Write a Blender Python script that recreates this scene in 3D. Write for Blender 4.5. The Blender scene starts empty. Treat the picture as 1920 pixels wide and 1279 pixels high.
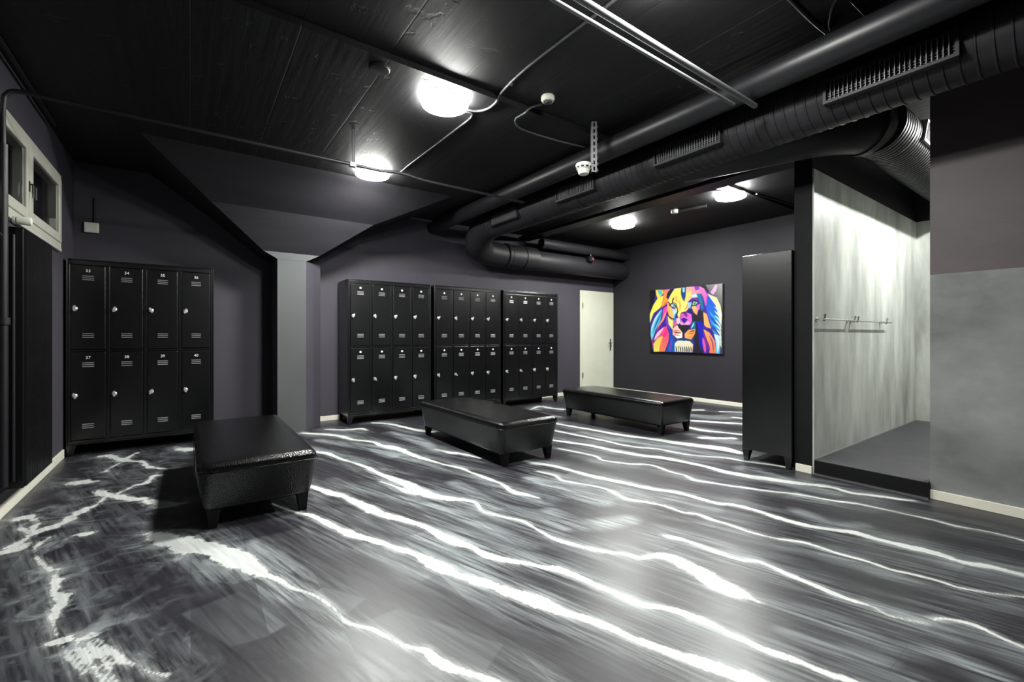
import bpy, bmesh, math, random
import numpy as np
from mathutils import Vector, Matrix

# ------------------------------------------------------------------ camera, light, exposure
SC = bpy.context.scene
COL = SC.collection
YAW = math.atan2(602, 836)
CAM_H = 1.09
cam_data = bpy.data.cameras.new('camera')
cam_data.sensor_width = 36.0
cam_data.lens = 836.0 / 1920.0 * 36.0
cam_data.shift_y = -9.5 / 1920.0
cam_data.clip_start = 0.02
cam = bpy.data.objects.new('camera', cam_data)
COL.objects.link(cam)
cam.location = (0, 0, CAM_H)
cam.rotation_euler = (math.pi / 2, 0, -YAW)
SC.camera = cam

world = bpy.data.worlds.new('night')
SC.world = world
world.use_nodes = True
world.node_tree.nodes['Background'].inputs[0].default_value = (0.02, 0.022, 0.03, 1)
world.node_tree.nodes['Background'].inputs[1].default_value = 0.02      # night outside the window

LAMP = 400.0            # radiance of the round ceiling lights
LAMP_COL = (0.985, 1.0, 0.95)
SC.view_settings.view_transform = 'Standard'
SC.view_settings.look = 'None'
SC.view_settings.gamma = 1.0
SC.view_settings.exposure = 0.0
SC.view_settings.use_curve_mapping = False
try:
    SC.cycles.use_denoising = True
    SC.cycles.max_bounces = 8
    SC.cycles.diffuse_bounces = 2
    SC.cycles.sample_clamp_indirect = 6.0
    SC.cycles.blur_glossy = 0.5
except Exception:
    pass

# ------------------------------------------------------------------ room measures
XL, XR, YB, YF = -0.93, 6.85, 6.05, -2.5       # left, right, back, front walls
ZC, ZC2, YSTEP = 2.80, 2.84, 2.68              # ceiling, higher ceiling nearer the camera
XS = 4.03                                       # wall on the near right
R = random.Random(7)

# ------------------------------------------------------------------ materials
def lin(c):
    c = c / 255.0
    return c / 12.92 if c <= 0.04045 else ((c + 0.055) / 1.055) ** 2.4

def srgb(r, g, b):
    return (lin(r), lin(g), lin(b))

def new_mat(name):
    m = bpy.data.materials.new(name)
    m.use_nodes = True
    nt = m.node_tree
    return m, nt, nt.nodes['Principled BSDF']

def nd(nt, typ, **kw):
    n = nt.nodes.new(typ)
    for k, v in kw.items():
        setattr(n, k, v)
    return n

def ramp(nt, stops):
    r = nd(nt, 'ShaderNodeValToRGB')
    els = r.color_ramp.elements
    while len(els) < len(stops):
        els.new(0.5)
    for e, (p, c) in zip(els, stops):
        e.position = p
        e.color = (c[0], c[1], c[2], 1) if not isinstance(c, float) else (c, c, c, 1)
    return r

def mat(name, col, rough=0.5, metal=0.0, spec=0.5, var=0.0, vscale=(4, 4, 4), vdetail=5,
        rvar=0.0, bump=0.0, bscale=60.0, bdist=0.002, coat=0.0):
    """Plain procedural material: colour and gloss broken up by noise, fine bump."""
    m, nt, b = new_mat(name)
    b.inputs['Roughness'].default_value = rough
    b.inputs['Metallic'].default_value = metal
    b.inputs['Specular IOR Level'].default_value = spec
    b.inputs['Coat Weight'].default_value = coat
    b.inputs['Coat Roughness'].default_value = 0.15
    tc = nd(nt, 'ShaderNodeTexCoord')
    mp = nd(nt, 'ShaderNodeMapping')
    mp.inputs['Scale'].default_value = vscale
    nt.links.new(tc.outputs['Object'], mp.inputs['Vector'])
    nz = nd(nt, 'ShaderNodeTexNoise')
    nz.inputs['Scale'].default_value = 1.0
    nz.inputs['Detail'].default_value = vdetail
    nz.inputs['Roughness'].default_value = 0.6
    nt.links.new(mp.outputs['Vector'], nz.inputs['Vector'])
    lo = [c * (1 - var) for c in col]
    hi = [min(1, c * (1 + var)) for c in col]
    rp = ramp(nt, [(0.3, lo), (0.7, hi)])
    nt.links.new(nz.outputs['Fac'], rp.inputs['Fac'])
    nt.links.new(rp.outputs['Color'], b.inputs['Base Color'])
    if rvar:
        mr = nd(nt, 'ShaderNodeMapRange')
        mr.inputs['To Min'].default_value = max(0.02, rough - rvar)
        mr.inputs['To Max'].default_value = min(1, rough + rvar)
        nt.links.new(nz.outputs['Fac'], mr.inputs['Value'])
        nt.links.new(mr.outputs['Result'], b.inputs['Roughness'])
    if bump:
        n2 = nd(nt, 'ShaderNodeTexNoise')
        n2.inputs['Scale'].default_value = bscale
        n2.inputs['Detail'].default_value = 4
        nt.links.new(tc.outputs['Object'], n2.inputs['Vector'])
        bp = nd(nt, 'ShaderNodeBump')
        bp.inputs['Strength'].default_value = bump
        bp.inputs['Distance'].default_value = bdist
        nt.links.new(n2.outputs['Fac'], bp.inputs['Height'])
        nt.links.new(bp.outputs['Normal'], b.inputs['Normal'])
    return m

M = {}
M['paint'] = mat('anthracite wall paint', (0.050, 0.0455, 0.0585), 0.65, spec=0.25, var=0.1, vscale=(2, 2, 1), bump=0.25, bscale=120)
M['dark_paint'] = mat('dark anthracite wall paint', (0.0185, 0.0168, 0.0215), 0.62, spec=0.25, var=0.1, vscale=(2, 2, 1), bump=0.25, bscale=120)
M['column_lit'] = mat('lit column front grey', (0.066, 0.070, 0.072), 0.6, spec=0.3, var=0.08, vscale=(2, 2, 1), bump=0.2, bscale=120)  # lit tone of the column front, lamplight put into the colour
M['capital'] = mat('dark concrete paint', (0.017, 0.0160, 0.0195), 0.65, spec=0.2, var=0.15, vscale=(1, 9, 9), bump=0.3, bscale=60)
M['black_paint'] = mat('matt black paint', (0.005, 0.005, 0.006), 0.65, spec=0.15, var=0.2, bump=0.25, bscale=90)
M['upper_paint'] = mat('grey upper wall paint', (0.078, 0.064, 0.068), 0.55, spec=0.3, var=0.12, vscale=(2, 2, 3), bump=0.35, bscale=110)
M['plaster'] = mat('grey trowelled plaster', (0.165, 0.173, 0.170), 0.55, spec=0.35, var=0.42, vscale=(1.3, 1.3, 2.0), vdetail=9, bump=0.25, bscale=40)
M['wet_plaster'] = mat('streaky grey shower plaster', (0.335, 0.35, 0.325), 0.42, spec=0.4, var=0.45, vscale=(4.0, 4.0, 1.0), vdetail=7, bump=0.2, bscale=40)
M['tray'] = mat('dark grey shower floor', (0.032, 0.031, 0.037), 0.45, var=0.35, vscale=(9, 3, 3), bump=0.3, bscale=70)
M['white_trim'] = mat('off white trim', (0.66, 0.64, 0.55), 0.45, var=0.05, vscale=(6, 6, 6))
M['door_white'] = mat('cream white door lacquer', (0.57, 0.58, 0.48), 0.4, var=0.04)
M['window_white'] = mat('pale window lacquer', (0.5, 0.49, 0.43), 0.4, var=0.06)
M['locker'] = mat('black locker lacquer', (0.0012, 0.0013, 0.0018), 0.27, spec=0.8, var=0.3, vscale=(5, 5, 2), rvar=0.015, bump=0.05, bscale=5, bdist=0.004)
M['vent'] = mat('vent slat glint grey', (0.15, 0.15, 0.16), 0.35, spec=0.6, var=0.15)  # paler than the doors: lamp glints on the black slats painted in
M['label'] = mat('white number label', (0.8, 0.8, 0.78), 0.5, var=0.03)
M['chrome'] = mat('chrome', (0.78, 0.79, 0.8), 0.16, metal=1.0, var=0.05)
M['nickel'] = mat('satin nickel', (0.8, 0.8, 0.8), 0.34, metal=0.75, var=0.05)
M['steel'] = mat('brushed steel', (0.5, 0.5, 0.5), 0.28, metal=1.0, var=0.08)
M['black_metal'] = mat('black painted metal', (0.009, 0.009, 0.011), 0.42, spec=0.4, var=0.2, bump=0.1, bscale=60)
M['duct'] = mat('matt black duct', (0.017, 0.016, 0.019), 0.52, spec=0.28, var=0.15, bump=0.1, bscale=60)
M['radiator'] = mat('black radiator lacquer', (0.004, 0.004, 0.005), 0.3, spec=0.5, var=0.2)
M['void'] = mat('black duct inside', (0.004, 0.004, 0.004), 0.8, spec=0.1, var=0.1)
M['cable'] = mat('grey painted cable', (0.10, 0.10, 0.105), 0.45, var=0.1)
M['tube'] = mat('grey painted steel tube', (0.16, 0.16, 0.17), 0.3, spec=0.6, var=0.1)
M['plastic'] = mat('white plastic', (0.72, 0.72, 0.64), 0.4, var=0.04)
M['dark_plastic'] = mat('dark plastic', (0.03, 0.03, 0.03), 0.4, var=0.1)
M['strut'] = mat('grey slotted steel', (0.16, 0.16, 0.17), 0.4, spec=0.5, var=0.1)
M['red'] = mat('red valve plastic', (0.35, 0.03, 0.03), 0.4, var=0.1)
M['lamp_rim'] = mat('white lamp rim', (0.7, 0.7, 0.66), 0.4, var=0.03)
M['night'] = mat('night dark', (0.003, 0.003, 0.004), 0.9, spec=0.0, var=0.1)

def leather_mat():
    m, nt, b = new_mat('black leather')
    tc = nd(nt, 'ShaderNodeTexCoord')
    vo = nd(nt, 'ShaderNodeTexVoronoi')
    vo.inputs['Scale'].default_value = 140
    nz = nd(nt, 'ShaderNodeTexNoise')
    nz.inputs['Scale'].default_value = 4
    nz.inputs['Detail'].default_value = 6
    nt.links.new(tc.outputs['Object'], vo.inputs['Vector'])
    nt.links.new(tc.outputs['Object'], nz.inputs['Vector'])
    rp = ramp(nt, [(0.3, (0.0012, 0.0011, 0.0014)), (0.75, (0.0022, 0.002, 0.0024))])
    nt.links.new(nz.outputs['Fac'], rp.inputs['Fac'])
    nt.links.new(rp.outputs['Color'], b.inputs['Base Color'])
    mr = nd(nt, 'ShaderNodeMapRange')
    mr.inputs['To Min'].default_value = 0.19
    mr.inputs['To Max'].default_value = 0.25
    nt.links.new(nz.outputs['Fac'], mr.inputs['Value'])
    nt.links.new(mr.outputs['Result'], b.inputs['Roughness'])
    b.inputs['Specular IOR Level'].default_value = 0.55
    ad = nd(nt, 'ShaderNodeMath', operation='MULTIPLY_ADD')
    ad.inputs[1].default_value = 0.9
    nt.links.new(vo.outputs['Distance'], ad.inputs[0])
    nt.links.new(nz.outputs['Fac'], ad.inputs[2])
    bp = nd(nt, 'ShaderNodeBump')
    bp.inputs['Strength'].default_value = 0.4
    bp.inputs['Distance'].default_value = 0.003
    nt.links.new(ad.outputs[0], bp.inputs['Height'])
    nt.links.new(bp.outputs['Normal'], b.inputs['Normal'])
    return m
M['leather'] = leather_mat()

def ceiling_mat():
    """Black painted board-marked concrete; the boards run away from the camera (y)."""
    m, nt, b = new_mat('black painted board-marked concrete')
    tc = nd(nt, 'ShaderNodeTexCoord')
    sp = nd(nt, 'ShaderNodeSeparateXYZ')
    nt.links.new(tc.outputs['Object'], sp.inputs['Vector'])
    # joints between boards, 0.5 m apart
    md = nd(nt, 'ShaderNodeMath', operation='PINGPONG')
    md.inputs[1].default_value = 0.25
    nt.links.new(sp.outputs['X'], md.inputs[0])
    jt = nd(nt, 'ShaderNodeMapRange')
    jt.inputs['From Min'].default_value = 0.0
    jt.inputs['From Max'].default_value = 0.006
    nt.links.new(md.outputs[0], jt.inputs['Value'])
    mp = nd(nt, 'ShaderNodeMapping')
    mp.inputs['Scale'].default_value = (14, 1.2, 14)
    nt.links.new(tc.outputs['Object'], mp.inputs['Vector'])
    gr = nd(nt, 'ShaderNodeTexNoise')
    gr.inputs['Scale'].default_value = 1.5
    gr.inputs['Detail'].default_value = 7
    nt.links.new(mp.outputs['Vector'], gr.inputs['Vector'])
    pit = nd(nt, 'ShaderNodeTexNoise')
    pit.inputs['Scale'].default_value = 9
    pit.inputs['Detail'].default_value = 8
    nt.links.new(tc.outputs['Object'], pit.inputs['Vector'])
    pr = ramp(nt, [(0.30, 0.0), (0.36, 1.0)])
    nt.links.new(pit.outputs['Fac'], pr.inputs['Fac'])
    a1 = nd(nt, 'ShaderNodeMath', operation='MULTIPLY_ADD')
    a1.inputs[1].default_value = 0.5
    nt.links.new(jt.outputs['Result'], a1.inputs[0])
    nt.links.new(gr.outputs['Fac'], a1.inputs[2])
    a2 = nd(nt, 'ShaderNodeMath', operation='MULTIPLY_ADD')
    a2.inputs[1].default_value = 0.7
    nt.links.new(pr.outputs['Color'], a2.inputs[0])
    nt.links.new(a1.outputs[0], a2.inputs[2])
    bp = nd(nt, 'ShaderNodeBump')
    bp.inputs['Strength'].default_value = 0.45
    bp.inputs['Distance'].default_value = 0.006
    nt.links.new(a2.outputs[0], bp.inputs['Height'])
    nt.links.new(bp.outputs['Normal'], b.inputs['Normal'])
    rp = ramp(nt, [(0.3, (0.007, 0.0068, 0.008)), (0.7, (0.013, 0.0125, 0.0145))])
    nt.links.new(gr.outputs['Fac'], rp.inputs['Fac'])
    nt.links.new(rp.outputs['Color'], b.inputs['Base Color'])
    b.inputs['Roughness'].default_value = 0.62
    b.inputs['Specular IOR Level'].default_value = 0.32
    return m
M['ceiling'] = ceiling_mat()

def lamp_mat(name='lit opal diffuser', k=1.0):
    m, nt, b = new_mat(name)
    b.inputs['Base Color'].default_value = (0.85, 0.85, 0.82, 1)
    b.inputs['Emission Color'].default_value = LAMP_COL + (1,)
    b.inputs['Emission Strength'].default_value = LAMP * k
    return m
M['lamp'] = lamp_mat()
M['shower_lamp'] = lamp_mat('lit strip tube', 1.25)

def glass_mat():
    m, nt, b = new_mat('window glass')
    b.inputs['Base Color'].default_value = (0.9, 0.93, 0.92, 1)
    b.inputs['Roughness'].default_value = 0.03
    b.inputs['Transmission Weight'].default_value = 1.0
    b.inputs['IOR'].default_value = 1.45
    return m
M['glass'] = glass_mat()

# ------------------------------------------------------------------ mesh building
class MB:
    def __init__(self):
        self.v, self.f, self.mi = [], [], []

    def add(self, verts, faces, mi=0):
        o = len(self.v)
        self.v += [tuple(p) for p in verts]
        self.f += [tuple(i + o for i in f) for f in faces]
        self.mi += [mi] * len(faces)
        return self

    def box(self, x0, x1, y0, y1, z0, z1, mi=0):
        v = [(x0, y0, z0), (x1, y0, z0), (x1, y1, z0), (x0, y1, z0), (x0, y0, z1), (x1, y0, z1), (x1, y1, z1), (x0, y1, z1)]
        return self.add(v, [(3, 2, 1, 0), (4, 5, 6, 7), (0, 1, 5, 4), (1, 2, 6, 5), (2, 3, 7, 6), (3, 0, 4, 7)], mi)

    def taper(self, c0, s0, c1, s1, mi=0):
        """Four-sided tapered post from centre c0 (size s0) up to c1 (size s1)."""
        v = []
        for c, s in ((c0, s0), (c1, s1)):
            v += [(c[0] - s[0] / 2, c[1] - s[1] / 2, c[2]), (c[0] + s[0] / 2, c[1] - s[1] / 2, c[2]),
                  (c[0] + s[0] / 2, c[1] + s[1] / 2, c[2]), (c[0] - s[0] / 2, c[1] + s[1] / 2, c[2])]
        return self.add(v, [(3, 2, 1, 0), (4, 5, 6, 7), (0, 1, 5, 4), (1, 2, 6, 5), (2, 3, 7, 6), (3, 0, 4, 7)], mi)

    def prism(self, pts, axis, a0, a1, mi=0):
        """Polygon (in the two other axes, in x,y,z order) extruded along an axis."""
        def put(p, a):
            return {'x': (a, p[0], p[1]), 'y': (p[0], a, p[1]), 'z': (p[0], p[1], a)}[axis]
        n = len(pts)
        v = [put(p, a0) for p in pts] + [put(p, a1) for p in pts]
        f = [tuple(range(n)), tuple(range(2 * n - 1, n - 1, -1))]
        f += [(i, n + i, n + (i + 1) % n, (i + 1) % n) for i in range(n)]
        return self.add(v, f, mi)

    def tube(self, path, r, n=12, caps=True, mi=0, radii=None):
        pts = [Vector(p) for p in path]
        rings = []
        up = None
        for i, p in enumerate(pts):
            t = (pts[min(i + 1, len(pts) - 1)] - pts[max(i - 1, 0)])
            t.normalize()
            if up is None:
                ref = Vector((0, 0, 1)) if abs(t.z) < 0.9 else Vector((1, 0, 0))
                up = (ref - t * ref.dot(t)).normalized()
            else:
                up = (up - t * up.dot(t)).normalized()
            s = t.cross(up)
            rr = radii[i] if radii else r
            rings.append([p + (up * math.cos(2 * math.pi * k / n) + s * math.sin(2 * math.pi * k / n)) * rr for k in range(n)])
        v = [q for ring in rings for q in ring]
        f = []
        for i in range(len(pts) - 1):
            for k in range(n):
                k2 = (k + 1) % n
                f.append((i * n + k, i * n + k2, (i + 1) * n + k2, (i + 1) * n + k))
        if caps:
            f.append(tuple(range(n - 1, -1, -1)))
            f.append(tuple((len(pts) - 1) * n + k for k in range(n)))
        return self.add(v, f, mi)

    def lathe(self, prof, c=(0, 0, 0), axis='z', n=24, mi=0, flip=1):
        """Profile of (radius, height) turned about an axis through c."""
        v, f = [], []
        for (r, h) in prof:
            for k in range(n):
                a = 2 * math.pi * k / n
                x, y, z = r * math.cos(a), r * math.sin(a), h * flip
                if axis == 'x': x, y, z = z, x, y
                if axis == 'y': x, y, z = x, z, y
                v.append((c[0] + x, c[1] + y, c[2] + z))
        for i in range(len(prof) - 1):
            for k in range(n):
                k2 = (k + 1) % n
                f.append((i * n + k, i * n + k2, (i + 1) * n + k2, (i + 1) * n + k))
        f.append(tuple(range(n - 1, -1, -1)))
        f.append(tuple((len(prof) - 1) * n + k for k in range(n)))
        return self.add(v, f, mi)

    def build(self, name, mats, parent=None, origin=None, smooth=None, bevel=0.0, segs=2):
        o = origin or (0, 0, 0)
        me = bpy.data.meshes.new(name)
        me.from_pydata([(p[0] - o[0], p[1] - o[1], p[2] - o[2]) for p in self.v], [], self.f)
        if not isinstance(mats, (list, tuple)):
            mats = [mats]
        for m in mats:
            me.materials.append(m)
        me.polygons.foreach_set('material_index', self.mi)
        bm = bmesh.new()
        bm.from_mesh(me)
        bmesh.ops.recalc_face_normals(bm, faces=bm.faces)
        bm.to_mesh(me)
        bm.free()
        if smooth is not None:
            me.polygons.foreach_set('use_smooth', [True] * len(me.polygons))
            me.set_sharp_from_angle(angle=math.radians(smooth))
        me.update()
        ob = bpy.data.objects.new(name, me)
        COL.objects.link(ob)
        ob.location = o
        if parent:
            ob.parent = parent
        if bevel:
            b = ob.modifiers.new('bevel', 'BEVEL')
            b.width = bevel
            b.segments = segs
            b.limit_method = 'ANGLE'
        return ob

def tag(o, label, cat, group=None):
    o['label'] = label
    o['category'] = cat
    if group:
        o['group'] = group
    return o

def structure(o, label=None):
    o['kind'] = 'structure'
    if label:
        o['label'] = label
    return o

def thing(name, label, cat, loc=(0, 0, 0), rotz=0.0, group=None):
    o = bpy.data.objects.new(name, None)
    o.empty_display_size = 0.1
    COL.objects.link(o)
    o.location = loc
    o.rotation_euler = (0, 0, rotz)
    return tag(o, label, cat, group)

def copy_tree(o, parent=None):
    c = o.copy()
    COL.objects.link(c)
    if parent:
        c.parent = parent
    for ch in list(o.children):
        copy_tree(ch, c)
    return c

def smooth_path(pts, k=6):
    """Catmull-Rom through the given points."""
    P = [Vector(p) for p in pts]
    P = [P[0] * 2 - P[1]] + P + [P[-1] * 2 - P[-2]]
    out = []
    for i in range(1, len(P) - 2):
        for s in range(k):
            t = s / k
            a, b, c, d = P[i - 1], P[i], P[i + 1], P[i + 2]
            out.append(0.5 * ((2 * b) + (c - a) * t + (2 * a - 5 * b + 4 * c - d) * t * t + (3 * b - a - 3 * c + d) * t ** 3))
    out.append(P[-2])
    return out

# ------------------------------------------------------------------ lamps (the light of the room)
def ceiling_light(x, y, zc, label):
    t = thing('ceiling_light', label, 'ceiling light', (x, y, zc), 0, 'round ceiling lights')
    MB().lathe([(0.150, 0.0), (0.158, -0.003), (0.158, -0.028), (0.156, -0.030)], n=40).build('base', M['lamp_rim'], t, smooth=40)
    MB().lathe([(0.158, -0.030), (0.166, -0.031), (0.167, -0.036), (0.164, -0.044), (0.150, -0.049), (0.110, -0.052), (0.06, -0.053), (0.01, -0.0535)],
               n=40).build('diffuser', M['lamp'], t, smooth=60)
    return t

ceiling_light(1.49, 2.90, ZC, 'round lit ceiling light, the large one nearest the top centre, beside the ceiling step')
ceiling_light(1.53, 4.61, ZC, 'round lit ceiling light over the column, crossed by the thin black conduit')
ceiling_light(5.34, 4.52, ZC, 'round lit ceiling light above the white door, beyond the big duct')
ceiling_light(5.28, 2.82, ZC, 'round lit ceiling light nearest the standing dark partition end, right of the duct')
ceiling_light(1.78, 1.22, ZC2, 'round lit ceiling light cut off by the top edge of the photo')
sl = thing('shower_light', 'lit strip light hung across the ceiling inside the shower recess', 'strip light', (5.60, 0.45, 2.74))
MB().box(-0.66, 0.66, -0.030, 0.030, 0.022, 0.050).build('housing', M['black_metal'], sl, bevel=0.004)
MB().tube([(-0.64, 0, 0), (0.64, 0, 0)], 0.022, 16).build('tube', M['shower_lamp'], sl, smooth=50)
for x in (-0.5, 0.5):
    MB().tube([(x, 0, 0.05), (x, 0, ZC2 - 2.74)], 0.006, 8).build('hanger', M['black_metal'], sl)

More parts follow.
